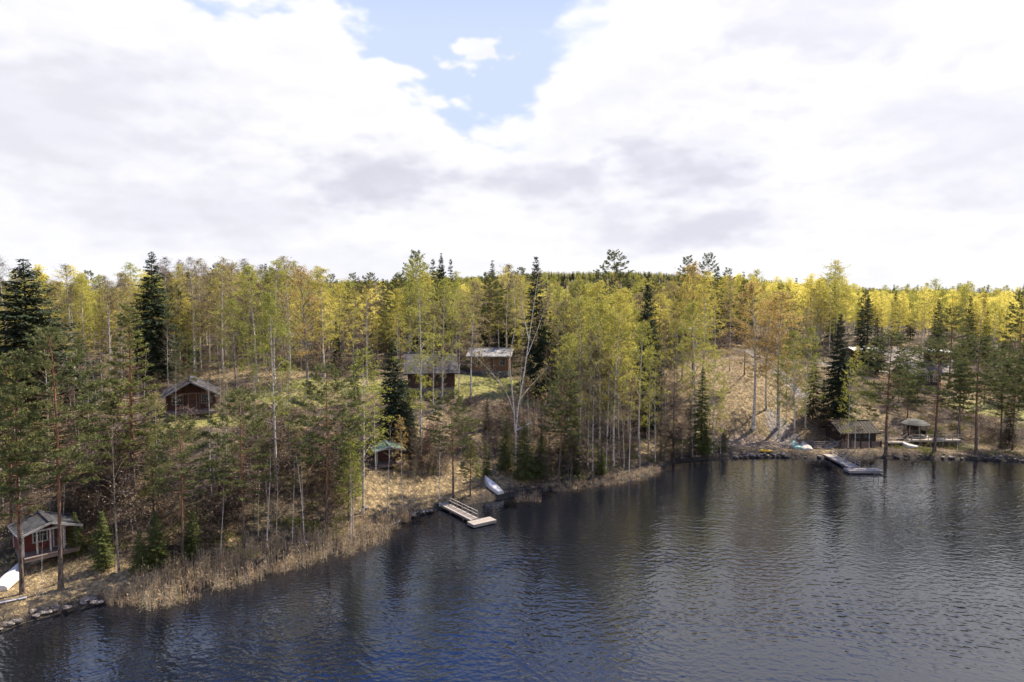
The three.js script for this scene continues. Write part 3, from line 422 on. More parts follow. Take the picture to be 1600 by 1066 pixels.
// foot hidden: form, u, depth, v of the top
function behind(form, u, d, vt, o = {}) { const p = stand(u, d), top = atDepth(u, vt, d), [label, group] = labelled(form, u, p, o.leaf); return tree(form, p, Math.max(2, top.y - p.y), { label, group, ...o }); }

const clearings = [[562, 640, 58, 78], [238, 352, 64, 84], [640, 810, 90, 116], [0, 130, 38, 55], [1290, 1500, 92, 101]];   // yards kept open before the buildings
const keepClear = (u, d) => clearings.some(([a, b, c, e]) => u > a && u < b && d > c && d < e);
reseed(4242);
const H1 = (label) => ({ label, group: undefined });
// --- the shore row and the slope, left to right
footed('pine', 35, 928, 556, { v: 0, wide: 1.0, ...H1('tall dense pine with broad crown beside the overturned boat') });
footed('pine', 95, 922, 520, { v: 1, wide: 1.0, ...H1('tall pine whose orange stem crosses the red lakeside cabin') });
footed('pineCone', 18, 850, 560, { wide: 0.9 });
footed('pole', 67, 934, 822, { wide: 0.6 });
footed('bare', 186, 896, 618, { v: 2, wide: 0.85, ...H1('crooked thin bare birch with grey-white stem before the reeds') });
footed('spruceThin', 160, 890, 800, { leaf: 'spruceLight', wide: 1.5 }); footed('spruceThin', 118, 868, 800, { leaf: 'spruceLight', wide: 1.4 }); footed('spruceThin', 245, 885, 798, { leaf: 'spruceLight', wide: 1.6 });
footed('spruceThin', 220, 892, 830, { leaf: 'spruceLight', wide: 1.8 }); footed('spruceThin', 300, 872, 800, { leaf: 'spruceLight', wide: 1.6 });
footed('pine', 285, 880, 652, { v: 2, wide: 1.15, ...H1('short broad pine behind the thickest part of the reed bed') }); footed('pine', 382, 860, 608, { v: 3, wide: 1.05, ...H1('pine behind the reeds just left of the tall green-leaved birch') }); footed('pine', 510, 832, 575, { v: 1, wide: 1.2, ...H1('pine behind the reeds left of the slim bright green birch') });
footed('pole', 345, 866, 745); footed('pole', 417, 855, 690); footed('pole', 457, 850, 700, { wide: 0.7 }); footed('pole', 475, 845, 690, { ...H1('curved thin white birch sapling leaning over the reeds'), lean: [-0.05, 0] });
footed('pineCone', 208, 775, 478, { v: 0, wide: 1.15, ...H1('tall cone-shaped pine standing left of the brown gabled cottage') });
footed('pine', 292, 650, 518, { v: 3, wide: 0.8, ...H1('pine whose straight red stem crosses the brown gabled cottage') });
footed('pole', 332, 800, 590, { wide: 0.6 }); footed('bare', 345, 690, 555, { wide: 0.6 });
footed('birch', 432, 765, 455, { v: 1, leaf: 'green', wide: 0.8, ...H1('tall green-leaved birch with white stem on the slope beside the lawn') });
footed('bare', 452, 742, 560, { wide: 0.6 }); footed('bare', 545, 750, 575, { wide: 0.8 });
 footed('pineCone', 240, 800, 675, { wide: 1.0 }); footed('pineCone', 545, 822, 655, { wide: 0.9 }); 
footed('slim', 567, 802, 545, { v: 1, leaf: 'green', wide: 1.25, ...H1('slim bright green birch left of the green-roofed shed') });
footed('slim', 548, 846, 690, { v: 0, leaf: 'green' }); footed('slim', 552, 838, 720, { v: 1, leaf: 'green' });
footed('slim', 587, 735, 590, { v: 2, leaf: 'lime', wide: 1.1 });
footed('spruce', 618, 697, 530, { v: 0, wide: 1.2, ...H1('dark dense spruce on the slope behind the green-roofed shed') });
footed('spruceThin', 640, 710, 610, { wide: 1.2 });
footed('pole', 605, 802, 655, { wide: 0.7, ...H1('bare white birch sapling before the green-roofed shed') }); footed('slim', 629, 797, 650, { v: 1, leaf: 'tan', wide: 0.75, ...H1('slender birch with golden-brown buds right of the green-roofed shed') }); footed('slim', 648, 790, 715, { v: 0, leaf: 'buff', wide: 0.6 });
footed('birch', 657, 712, 398, { v: 0, leaf: 'lime', wide: 0.75, ...H1('very tall white-stemmed birch on the slope above the shed') });
footed('pole', 687, 791, 600, { v: 1, wide: 0.7, ...H1('thin white birch stem at the landward end of the jetty') });
footed('pine', 708, 786, 612, { v: 2, wide: 1.25, ...H1('pine with red stem standing at the landward end of the jetty') }); footed('pineCone', 735, 775, 690, { wide: 1.3 });
footed('spruceThin', 762, 672, 622, { wide: 1.1 });
for (const [u, vb, vt, wd] of [[790, 735, 655, 1.3], [820, 750, 660, 1.5], [845, 745, 680, 1.4], [760, 745, 690, 1.3], [900, 742, 690, 1.4], [940, 742, 700, 1.6], [1130, 705, 668, 1.5], [1100, 712, 655, 1.2]]) footed('spruceThin', u, vb, vt, { leaf: 'spruceLight', wide: wd });
footed('pine', 872, 756, 572, { v: 0, wide: 1.0, lean: [0.06, 0], ...H1('leaning pine with orange stem at the edge of the dark point') });
footed('pineCone', 893, 748, 600, { wide: 0.8 });
// the dark point between the jetties: many pale stems under a leafy top
for (const [u, vb, vt, f, lf] of [[918, 728, 520, 'birch', 'buff'], [926, 736, 545, 'bare'], [936, 722, 470, 'birch', 'lime'], [947, 733, 560, 'bare'], [958, 728, 455, 'birch', 'gold'], [967, 716, 540, 'birch', 'buff'], [983, 738, 590, 'bare'], [998, 716, 500, 'birch', 'lime'], [1013, 705, 540, 'birch', 'lime'], [1024, 722, 560, 'bare'], [905, 735, 560, 'birch', 'buff'], [890, 720, 520, 'birch', 'lime'], [975, 730, 610, 'pole'], [1000, 733, 640, 'pole'], [1082, 714, 600, 'bare'], [1065, 716, 640, 'pole'], [1040, 716, 590, 'bare']]) footed(f, u, vb, vt, { leaf: lf, wide: f === 'birch' ? 0.85 : 0.75 });
footed('deadSpruce', 1052, 719, 558, { wide: 1.0 }); footed('deadSpruce', 1032, 722, 600, { wide: 0.8 }); footed('deadSpruce', 1078, 715, 625, { wide: 0.8 });
footed('deadSpruce', 846, 735, 610, { wide: 0.7 });
footed('spruceThin', 1096, 708, 575, { leaf: 'spruceLight', wide: 1.1 }); footed('slim', 1112, 708, 545, { v: 2, leaf: 'lime', wide: 1.3 }); footed('slim', 1126, 709, 592, { v: 0, wide: 0.6 });
footed('birch', 1086, 700, 470, { leaf: 'lime', wide: 0.9 });
// the sunny slope and the beach
footed('birch', 1177, 670, 440, { v: 2, leaf: 'tan', wide: 1.3, ...H1('tall orange-brown budding tree on the sunny slope above the beach') });
footed('birch', 1216, 668, 455, { v: 1, leaf: 'tan', wide: 1.25 }); footed('birch', 1197, 640, 470, { v: 2, leaf: 'tan', wide: 1.1 });
footed('pine', 1163, 586, 440, { v: 1, wide: 0.6 }); footed('bare', 1140, 580, 430, { wide: 0.7 });
footed('birch', 1241, 694, 515, { v: 3, leaf: 'green', wide: 1.0, ...H1('green-leaved birch with white stem beside the turquoise boat') });
footed('slim', 1216, 684, 560, { v: 2, leaf: 'green', wide: 1.1 }); footed('birch', 1258, 675, 510, { leaf: 'green', wide: 0.9 }); footed('slim', 1228, 660, 540, { leaf: 'lime' });
footed('spruce', 1309, 668, 490, { v: 1, wide: 0.85, ...H1('dark spruce behind the brown lakeside sauna') }); footed('spruceThin', 1270, 655, 545, { wide: 1.1 }); footed('spruceThin', 1287, 660, 590, { leaf: 'spruceLight', wide: 1.2 });
footed('slim', 1325, 706, 560, { v: 2, leaf: 'lime', wide: 0.8 }); footed('slim', 1336, 706, 565, { v: 1, leaf: 'lime', wide: 0.8 }); footed('slim', 1358, 706, 600, { v: 0, leaf: 'lime', wide: 0.7 });
footed('pine', 1384, 711, 522, { v: 0, wide: 1.4, ...H1('pine standing between the brown sauna and the round-roofed pavilion') }); footed('bare', 1387, 709, 600, { wide: 0.5 });
footed('pine', 1460, 706, 533, { v: 1, wide: 1.5, ...H1('dark-stemmed pine before the pavilion deck') }); footed('pineCone', 1498, 680, 532, { wide: 1.1 });
footed('pine', 1525, 712, 527, { v: 2, wide: 1.4, ...H1('wide pine just past the far end of the pavilion deck') }); footed('pine', 1564, 700, 545, { v: 3, wide: 1.15 }); footed('pine', 1582, 703, 560, { v: 0, wide: 1.1 }); footed('pine', 1620, 715, 520, { v: 1, wide: 1.1 });
footed('spruceThin', 1577, 695, 622, { wide: 1.3 }); footed('bare', 1496, 706, 590, { wide: 0.5 }); footed('pole', 1553, 706, 655, { lean: [0.14, 0] }); footed('pole', 1473, 703, 650, { wide: 0.6 }); footed('pole', 1437, 702, 655, { wide: 0.6 });
behind('pine', 1489, 132, 480, { v: 3, wide: 1.25 }); behind('pine', 1598, 128, 458, { v: 0, wide: 1.0, ...H1('tall pine with long bare red stem right of the pale-roofed houses') }); for (const [u, d, vt] of [[1512, 116, 560], [1545, 120, 550], [1572, 124, 535], [1600, 116, 560], [1425, 112, 570]]) behind('pineCone', u, d, vt, { wide: 1.0 });
behind('pineCone', 1440, 122, 540, { wide: 0.9 }); behind('pineCone', 1410, 118, 535, { wide: 0.8 });
for (const [u, d, vt] of [[1356, 146, 462], [1346, 143, 480], [1372, 140, 492], [1381, 144, 512], [1467, 150, 468]]) behind('spruceThin', u, d, vt, { wide: 1.2 });
// --- the tall dark conifers against the sky
behind('spruce', 38, 78, 405, { v: 2, wide: 1.6, ...H1('huge dark spruce with wide boughs behind the red lakeside cabin') });
behind('spruce', 235, 96, 393, { v: 0, wide: 1.15, ...H1('dark spruce rising above the skyline behind the brown cottage') });
behind('spruce', 840, 104, 400, { v: 1, wide: 0.75, ...H1('dark pointed spruce rising above the log house lawn') }); behind('spruceThin', 850, 120, 500);
behind('pine', 765, 121, 428, { v: 2, wide: 1.1 }); behind('spruce', 690, 150, 396, { wide: 0.6 }); behind('spruceThin', 676, 150, 404); behind('pine', 650, 145, 394, { wide: 0.8 }); behind('spruceThin', 704, 158, 404, { wide: 0.8 });
behind('pine', 962, 135, 393, { v: 3, wide: 1.0, ...H1('tall pine with rounded top above the wooded point') }); behind('spruceThin', 980, 136, 438); behind('spruce', 1014, 104, 430, { wide: 0.6 }); behind('spruceThin', 1001, 126, 447); behind('spruceThin', 1024, 122, 500);
behind('pine', 1074, 150, 402, { v: 0, wide: 0.85 }); behind('pine', 1105, 160, 398, { v: 1, wide: 0.8 }); behind('spruceThin', 1122, 170, 415); behind('pine', 1136, 165, 420, { wide: 0.8 }); behind('spruceThin', 1160, 165, 425, { wide: 0.9 });
for (const [u, d, vt] of [[517, 175, 430], [552, 170, 428], [580, 150, 428], [598, 160, 436], [605, 140, 452], [622, 150, 432], [545, 160, 445], [128, 150, 448], [655, 130, 470], [815, 150, 420], [990, 190, 442]]) behind(rnd() < 0.5 ? 'pine' : 'spruceThin', u, d, vt, { wide: 0.95 });
behind('spruceThin', 553, 92, 552, { wide: 0.9 }); behind('spruceThin', 525, 108, 500); behind('pineCone', 600, 120, 470, { wide: 0.9 });
// --- big leafy crowns of the middle ground
for (const [f, u, d, vt, lf, wd] of [['round', 365, 96, 468, 'green', 0.85], ['bare', 268, 76, 560, 'greyTwig', 0.7], ['bare', 322, 77, 570, 'greyTwig', 0.6], ['birch', 398, 102, 412, 'lime', 1.25], ['birch', 345, 108, 402, 'buff', 1.05], ['birch', 425, 104, 405, 'lime', 1.25], ['round', 478, 98, 418, 'tan', 0.85], ['birch', 450, 108, 400, 'buff', 1.2], ['birch', 505, 102, 418, 'gold', 1.2], ['round', 530, 108, 442, 'gold', 0.75], ['birch', 310, 112, 404, 'buff', 0.9], ['birch', 278, 115, 412, 'gold', 0.9],
  ['birch', 620, 112, 472, 'gold', 0.8], ['bare', 572, 100, 445, undefined, 0.9], ['birch', 640, 124, 440, 'lime', 1], ['birch', 690, 92, 432, 'lime', 0.9], ['birch', 676, 90, 470, 'buff', 0.8], ['bare', 716, 94, 470, undefined, 0.8], ['birch', 712, 118, 440, 'lime', 1], ['birch', 735, 97, 438, 'buff', 0.95], ['birch', 792, 122, 412, 'buff', 1], ['birch', 815, 112, 440, 'gold', 0.9], ['birch', 780, 126, 440, 'lime', 1],
  ['round', 880, 104, 470, 'buff', 0.8], ['birch', 905, 106, 436, 'lime', 1.2], ['round', 935, 108, 442, 'gold', 0.9], ['birch', 970, 110, 450, 'gold', 1.2], ['birch', 992, 106, 480, 'lime', 1.1], ['birch', 860, 112, 460, 'buff', 1], ['birch', 985, 98, 560, 'gold', 1.2],
  ['round', 1085, 122, 412, 'tan', 0.75], ['birch', 1100, 118, 425, 'gold', 1.2], ['birch', 1068, 126, 440, 'gold', 1], ['birch', 1060, 116, 500, 'lime', 1], ['bare', 1120, 130, 440, undefined, 1], ['bare', 1038, 112, 500, undefined, 0.8],
  ['bare', 60, 95, 420, 'greyTwig', 1], ['bare', 112, 100, 412, 'greyTwig', 1], ['birch', 130, 104, 440, 'gold', 1], ['bare', 82, 82, 500, undefined, 1], ['bare', 66, 72, 520, undefined, 0.9], ['birch', 95, 108, 440, 'buff', 1], ['bare', 172, 96, 430, 'greyTwig', 1], ['birch', 185, 98, 425, 'buff', 1], ['bare', 168, 84, 460, undefined, 0.9], ['bare', 128, 84, 530, undefined, 0.9], ['bare', 258, 94, 500, undefined, 0.8], ['bare', 255, 112, 400, 'greyTwig', 0.9], ['bare', 300, 108, 400, 'greyTwig', 0.9], ['bare', 10, 96, 400, 'greyTwig', 1], ['birch', 205, 110, 430, 'gold', 1],
  ['bare', 372, 88, 575, undefined, 0.9], ['bare', 392, 86, 580, undefined, 1], ['bare', 500, 92, 500, undefined, 0.8], ['bare', 480, 78, 620, undefined, 0.8], ['bare', 520, 84, 600, undefined, 0.8], ['bare', 415, 88, 590, undefined, 0.9], ['bare', 860, 100, 540, undefined, 0.9], ['bare', 868, 94, 600, undefined, 0.8], ['bare', 1030, 104, 560, undefined, 0.8],
  ['bare', 1270, 150, 450, undefined, 0.9], ['round', 1262, 140, 480, 'buff', 0.6], ['bare', 1290, 150, 470, undefined, 0.9], ['birch', 1308, 170, 415, 'gold', 1], ['birch', 1298, 160, 425, 'lime', 1], ['birch', 1240, 150, 470, 'green', 0.9], ['birch', 1392, 155, 470, 'gold', 0.9], ['bare', 1520, 125, 560, undefined, 0.8], ['slim', 1545, 128, 600, 'gold', 1.4], ['slim', 1345, 128, 540, 'gold', 1], ['slim', 1360, 140, 535, 'gold', 1]]) behind(f, u, d, vt, { leaf: lf, wide: wd });
// --- thickets of bare twigs along the bank
const thickets = [[880, 745, 30], [930, 730, 34], [1000, 725, 34], [1060, 712, 30], [1110, 707, 22], [840, 730, 36], [800, 700, 40], [850, 670, 46], [900, 680, 50], [780, 660, 40], [420, 760, 60], [470, 720, 60], [380, 730, 50], [520, 760, 50], [150, 740, 50], [110, 820, 40], [230, 740, 50], [560, 790, 30], [670, 735, 24], [1240, 670, 26], [1290, 680, 20], [1420, 660, 50], [1510, 690, 40], [1560, 690, 30], [1270, 630, 40], [640, 740, 20], [330, 690, 50], [440, 680, 46], [60, 720, 44], [130, 800, 50], [200, 800, 60], [180, 850, 50], [260, 820, 60], [320, 800, 60], [400, 800, 60], [480, 800, 50], [350, 840, 40], [240, 700, 40], [750, 700, 40], [810, 680, 40], [870, 710, 40]];
for (const [u, v, s] of thickets) for (let k = 0; k < 7; k++) { const uu = u + rr(-s, s), p = onGround(uu, v + rr(-s, s) * 0.35); if (keepClear(uu, -p.z) || shoreDistance(p.x, p.z) < 0.8 || patchAt(p.x, p.z, ['lawn', 'gravel', 'sand']) > 0.2) continue; const [label, group] = labelled('brush', uu, p); tree('brush', p, rr(1.6, 5), { label, group, wide: rr(0.8, 1.3) }); }
// slender mixed stems on the wooded slopes
for (let k = 0, n = 0; k < 1400 && n < 95; k++) {
  const u = rr(0, 1060), p = onGround(u, rr(640, 840)), sd = shoreDistance(p.x, p.z), d = -p.z;
  if (sd < 2.5 || d > 108 || patchAt(p.x, p.z, ['lawn', 'gravel', 'sand', 'dry']) > 0.15 || (u > 560 && u < 800) || standing.some(([x, z]) => Math.hypot(x - p.x, z - p.z) < 1.5)) continue;
  if (keepClear(u, d)) continue;
  n++; const f = pick(u < 560 ? ['pole', 'bare', 'slim', 'bare', 'pole'] : ['bare', 'bare', 'pole', 'slim', 'bare']), [label, group] = labelled(f, u, p, f === 'slim' ? 'buff' : undefined);
  tree(f, p, f === 'pineCone' ? rr(3, 7) : f === 'pole' ? rr(5, 9) : rr(7, 11), { label, group, leaf: f === 'slim' ? 'buff' : undefined, wide: rr(0.6, 0.9) });
}
// --- the wall of trees along the top, one by one as far as they can be told apart, then as one mass
const nearest = [[-200, 92], [0, 96], [130, 100], [300, 104], [440, 110], [560, 116], [640, 124], [700, 126], [800, 128], [860, 110], [1000, 112], [1060, 120], [1130, 146], [1200, 158], [1260, 152], [1330, 166], [1480, 170], [1520, 150], [1700, 150]];
const mass = [];
{
  let kept = 0; const cells = [];
  for (let k = 0; k < 5200; k++) {
    const d = rr(92, 300), u = rr(-160, 1760); if (d < table(nearest, u)) continue;
    const p = stand(u, d); if (patchAt(p.x, p.z, ['lawn', 'gravel', 'dry']) > 0.25 && d < 165) continue;
    if (cells.some(([x, z]) => Math.hypot(x - p.x, z - p.z) < 2.2)) continue;
    cells.push([p.x, p.z]);
    const vt0 = table(skyline, u) + rr(0, 1) * lerp(58, 36, sstep(600, 1100, u)) + (d < 150 ? rr(0, 18) : 0) + (d > 190 ? 12 : 0), vt = vt0 - (rnd() < 0.2 && d < 190 ? rr(2, 20) : 0), h = Math.min(21, Math.max(9, atDepth(u, vt, d).y - p.y)), r = rnd();
    const east = sstep(1050, 1150, u), form = r < 0.06 + 0.16 * sstep(540, 620, u) * sstep(1060, 860, u) ? (rnd() < 0.5 ? 'pine' : 'spruceThin') : r < lerp(0.55, 0.3, sstep(480, 620, u)) - 0.22 * east ? 'bare' : 'back';
    const leaf = form !== 'back' ? undefined : east > 0.5 ? pick(['bright', 'bright', 'bright', 'gold', 'lime']) : pick(['lime', 'gold', 'gold', 'buff', 'bright', 'lime']);
    const seen = d < table(nearest, u) + 46 && u > -70 && u < 1670;
    if (seen && kept < 270) { kept++; const [label, group] = labelled(form, u, p, leaf); tree(form, p, form === 'spruceThin' ? Math.min(h, 15) : h, { leaf, label, group, wide: rr(0.85, 1.2) }); } else mass.push([p, form, leaf, h]);
  }
}
for (let k = 0; k < 6000; k++) { const x = rr(-420, 900), z = rr(-1560, -1100), p = new THREE.Vector3(x, groundHeight(x, z), z); mass.push([p, rnd() < 0.6 ? 'spruceThin' : 'back', pick(['gold', 'lime', 'lime']), rr(12, 18)]); }
for (let k = 0; k < 4600; k++) { const d = 300 * Math.pow(7, rnd()), x = rr(-1, 1) * d * 0.95, p = new THREE.Vector3(x, groundHeight(x, -d), -d); mass.push([p, rnd() < 0.35 + 0.5 * sstep(350, 1000, d) ? 'spruceThin' : 'back', pick(['gold', 'lime', 'bright', 'lime']), rr(12, 18)]); }
{ // the far wood: instanced trees, one object for each kind
  const byKey = new Map();
  for (const m of mass) { const [, form, leaf] = m, k = Math.floor(rnd() * FORM[form].length), key = form + '|' + k + '|' + (form === 'back' ? leaf : crownOf[form]); if (!byKey.has(key)) byKey.set(key, []); byKey.get(key).push(m); }
  const far = new THREE.Group(); far.name = numbered('far_forest'); tag(far, 'distant mixed forest of yellow birches and dark conifers behind the nearer trees', 'forest', undefined, 'stuff'); scene.add(far);
  const q = new THREE.Quaternion(), mtx = new THREE.Matrix4(), up = new THREE.Vector3(0, 1, 0), s = new THREE.Vector3();
  for (const [key, list] of byKey) {
    const [form, k, leaf] = key.split('|'), f = FORM[form][+k], T = new THREE.InstancedMesh(f.trunk, M[barkOf[form]], list.length), C = new THREE.InstancedMesh(f.crown, M[leaf], list.length);
    list.forEach(([p, , , h], i) => { const sc = h / f.H, w = sc * rr(0.85, 1.2); mtx.compose(p, q.setFromAxisAngle(up, rnd() * 6.28), s.set(w, sc, w)); T.setMatrixAt(i, mtx); C.setMatrixAt(i, mtx); });
    T.name = 'trunk'; C.name = 'crown'; T.userData.kind = C.userData.kind = 'stuff'; far.add(shade(T), shade(C));
  }
}

// ---------------------------------------------------------------- buildings, jetties, boats
const woodGrain = grainTexture(256, 5, 61, 0.55, 1.0, 4); woodGrain.repeat.set(0.8, 0.8);
const wood = (r, g, b, rough = 0.85) => new THREE.MeshStandardMaterial({ color: rgb(r, g, b), map: woodGrain, bumpMap: woodGrain, bumpScale: 0.006, roughness: rough });
const W = { red: wood(0.19, 0.038, 0.028), darkRed: wood(0.125, 0.05, 0.04), brown: wood(0.17, 0.085, 0.05), log: wood(0.30, 0.16, 0.085), dark: wood(0.06, 0.045, 0.038), white: wood(0.62, 0.61, 0.59, 0.6), deck: wood(0.25, 0.19, 0.165), grey: wood(0.34, 0.31, 0.285), pale: wood(0.40, 0.355, 0.31), felt: plain(0.045, 0.047, 0.052, 0.9, { map: grain }), feltGrey: plain(0.10, 0.095, 0.10, 0.9, { map: grain }), green: plain(0.26, 0.40, 0.27, 0.6, { map: grain }), metal: plain(0.34, 0.33, 0.31, 0.6, { map: grain }), brownRoof: plain(0.04, 0.032, 0.021, 0.9, { map: grain }), glass: new THREE.MeshPhysicalMaterial({ color: rgb(0.03, 0.035, 0.04), roughness: 0.06, specularIntensity: 1 }), umber: wood(0.10, 0.05, 0.04), snowy: plain(0.74, 0.73, 0.71, 0.5, { map: grain }), iron: plain(0.05, 0.05, 0.05, 0.6), brick: plain(0.3, 0.16, 0.12, 0.9, { map: grain }), cream: wood(0.55, 0.47, 0.36) };
// a gabled building: ridge along local z, front towards +z. Courses of boards or logs, roof slabs with battens, openings with frame and pane
function building(o) {
  const g = thing(o.name, o.label, 'building'), { w, d, h, rise } = o, course = o.course ?? 0.16, over = o.over ?? 0.4, y0 = o.floor ?? 0.3;
  const list = []; for (let y = 0; y < h + rise - 0.05; y += course) { const f = y < h ? 1 : Math.max(0.03, 1 - (y + course - h) / rise), ww = w * f; list.push(box(ww, course - 0.018, d, 0, y0 + y + course / 2, 0)); if (f === 1) list.push(box(ww - 0.05, 0.02, d - 0.05, 0, y0 + y + course, 0)); }
  part('wall', join(list), o.wall, g);
  part('foundation', box(w - 0.1, y0 + 1.6, d - 0.1, 0, (y0 - 1.6) / 2 - 0.01, 0), plain(0.28, 0.27, 0.26, 0.95, { map: grain }), g);
  // roof
  const porch = o.porch ?? 0, half = w / 2 + over, sl = Math.atan2(rise, w / 2), len = half / Math.cos(sl), dz = d + 2 * over + porch, zc = porch / 2;
  const slab = (s) => { const q = [box(len, 0.09, dz, s * len / 2, 0, 0)]; for (let k = -dz / 2 + 0.3; k < dz / 2; k += o.batten ?? 0.6) q.push(box(len - 0.04, 0.035, 0.05, s * (len / 2 - 0.01), 0.061, k)); const j = join(q); j.rotateZ(-s * sl); j.translate(0, y0 + h + rise + 0.05, zc); return j; };
  const roof = part('roof', slab(-1), o.roof, g); part('roof', slab(1), o.roof, g);
  part('ridge_cap', box(0.3, 0.06, dz + 0.02, 0, y0 + h + rise + 0.13, zc), o.roof, roof);
  if (o.trim) for (const e of [1, -1]) for (const s of [1, -1]) { const b = box(len + 0.04, 0.17, 0.035, s * len / 2, -0.05, 0); b.rotateZ(-s * sl); b.translate(0, y0 + h + rise + 0.06, zc + e * (dz / 2 + 0.02)); part('bargeboard', b, o.trim, g); }
  if (o.trim) for (const s of [1, -1]) part('eaves_board', box(0.03, 0.14, dz, s * (half + 0.025), y0 + h + rise - Math.tan(sl) * half, zc), o.trim, g);
  const opening = (kind, face, x, y, ww, hh) => {   // face: 0 front, 1 right, 2 back, 3 left
    const P = new THREE.Group(), off = (face % 2 ? w : d) / 2; P.name = kind; const frame = [box(ww + 0.16, 0.09, 0.07, 0, hh / 2 + 0.04, 0), box(ww + 0.2, 0.09, 0.09, 0, -hh / 2 - 0.04, 0), box(0.09, hh, 0.07, -ww / 2 - 0.03, 0, 0), box(0.09, hh, 0.07, ww / 2 + 0.03, 0, 0)];
    if (kind === 'window') frame.push(box(0.05, hh, 0.05, 0, 0, -0.01), box(ww, 0.04, 0.05, 0, hh * 0.12, -0.01));
    part('frame', join(frame), o.trim || W.white, P);
    if (kind === 'window') part('pane', box(ww, hh, 0.02, 0, 0, -0.022), W.glass, P); else { part('panel', box(ww, hh, 0.04, 0, 0, -0.005), o.door || W.brown, P); part('handle', box(0.03, 0.14, 0.06, ww * 0.38, 0, 0.04), W.iron, P); }
    P.position.set(...(face === 0 ? [x, y, off + 0.035] : face === 1 ? [off + 0.035, y, -x] : face === 2 ? [-x, y, -off - 0.035] : [-off - 0.035, y, x])); P.rotation.y = face * Math.PI / 2; P.position.y += y0; g.add(P);
  };
  for (const q of o.windows || []) opening('window', ...q); for (const q of o.doors || []) opening('door', ...q);
  if (o.corners) for (const sx of [1, -1]) for (const sz of [1, -1]) part('corner_board', box(0.12, h, 0.12, sx * (w / 2 + 0.01), y0 + h / 2, sz * (d / 2 + 0.01)), o.trim, g);
  if (porch) { // open porch under the front of the roof
    const zf = d / 2 + porch - 0.12, n = o.posts ?? 4, dk = []; for (let k = 0; k < w / 0.13; k++) dk.push(box(0.118, 0.04, porch + 0.5, -w / 2 + 0.065 + k * 0.13, y0 - 0.03, d / 2 + porch / 2 + 0.26));
    const deck = part('porch_deck', join(dk), W.deck, g); part('deck_skirt', box(w, 0.26, 0.05, 0, y0 - 0.19, d / 2 + porch + 0.48), W.deck, deck);
    for (let k = 0; k < n; k++) part('porch_post', box(0.12, h, 0.12, -w / 2 + 0.06 + (w - 0.12) * k / (n - 1), y0 + h / 2, zf), o.post || o.trim || W.white, g);
    part('porch_beam', box(w, 0.14, 0.1, 0, y0 + h + 0.06, zf), o.post || o.trim || W.white, g);
  }
  if (o.chimney) { const c = part('chimney', join([box(0.55, 1.5, 0.55, o.chimney[0], y0 + h + rise + 0.35, o.chimney[1]), box(0.65, 0.1, 0.65, o.chimney[0], y0 + h + rise + 1.14, o.chimney[1])]), o.chimney[2] || W.brick, g); part('chimney_cap', box(0.5, 0.04, 0.5, o.chimney[0], y0 + h + rise + 1.26, o.chimney[1]), W.iron, c); }
  g.position.copy(o.at); g.rotation.y = o.turn ?? 0; return g;
}
const level = (u, v) => onGround(u, v);
const B1 = level(70, 861); B1.y += 0.1;
building({ name: 'lakeside_cabin', label: 'small red cabin with dark felt roof, white porch posts and wooden deck', at: B1, turn: 0.8, w: 3.7, d: 2.2, h: 1.75, rise: 0.62, over: 0.3, wall: W.red, roof: W.felt, trim: W.white, porch: 1.1, posts: 5, corners: true, batten: 40, windows: [[0, -0.5, 1.1, 0.9, 0.8], [1, 0, 1.1, 0.7, 0.7]], doors: [[0, 0.8, 0.82, 0.75, 1.6]], door: W.darkRed, floor: 0.45 });
const B2 = stand(295, 83.5); B2.y = atDepth(295, 640, 83.5).y;
building({ name: 'gabled_cottage', label: 'brown gabled cottage with open porch facing the lake', at: B2, turn: 0.42, w: 5.4, d: 5, h: 2.0, rise: 1.5, over: 0.45, wall: W.darkRed, roof: W.feltGrey, trim: W.grey, post: W.brown, porch: 1.5, posts: 4, batten: 0.9, windows: [[0, -1.5, 1.2, 1.1, 1.0], [0, 1.6, 1.2, 1.0, 1.0]], doors: [[0, 0.1, 0.98, 0.85, 1.9]], floor: 0.4 });
{ const P = onGround(160, 640), f = thing('flagpole', 'bare white flagpole on the slope left of the brown gabled cottage', 'flagpole'), H = Math.max(5, atDepth(160, 563, -P.z).y - P.y); part('pole', new THREE.CylinderGeometry(0.045, 0.08, H, 10).translate(0, H / 2 - 0.2, 0), W.white, f); part('finial', new THREE.SphereGeometry(0.09, 10, 8).translate(0, H - 0.16, 0), W.white, f); part('pole_foot', join([box(0.1, 1.0, 0.2, 0.14, 0.2, 0), box(0.1, 1.0, 0.2, -0.14, 0.2, 0)]), W.grey, f); f.position.copy(P); }
const B3 = stand(672, 98.5); B3.y = atDepth(672, 606, 98.5).y;
building({ name: 'red_house', label: 'dark reddish-brown wooden house with steep charcoal roof behind the dark spruce', at: B3, turn: Math.PI / 2 + 0.16, w: 5.4, d: 6.6, h: 2.4, rise: 2.3, over: 0.5, wall: W.umber, roof: W.feltGrey, trim: W.dark, batten: 40, chimney: [-0.4, 2.2], windows: [[3, -1.2, 1.3, 1.0, 1.1], [3, 1.4, 1.3, 1.0, 1.1]], doors: [[3, 0.1, 1, 0.9, 1.95]], floor: 0.4, course: 0.18 });
const B4 = stand(768, 115); B4.y = atDepth(768, 580, 115).y;
building({ name: 'log_house', label: 'brown log house with pale metal roof at the top of the lawn', at: B4, turn: Math.PI / 2 - 0.12, w: 5.6, d: 6.4, h: 2.5, rise: 0.95, over: 0.55, wall: W.log, roof: W.metal, trim: W.pale, batten: 0.45, windows: [[3, 2.2, 1.45, 0.9, 1.0], [3, -1.9, 1.45, 1.2, 1.0]], doors: [[3, 0.3, 1, 0.9, 1.95]], floor: 0.4, course: 0.21 });
const B5 = stand(601, 77.5); B5.y = atDepth(601, 721, 77.5).y;
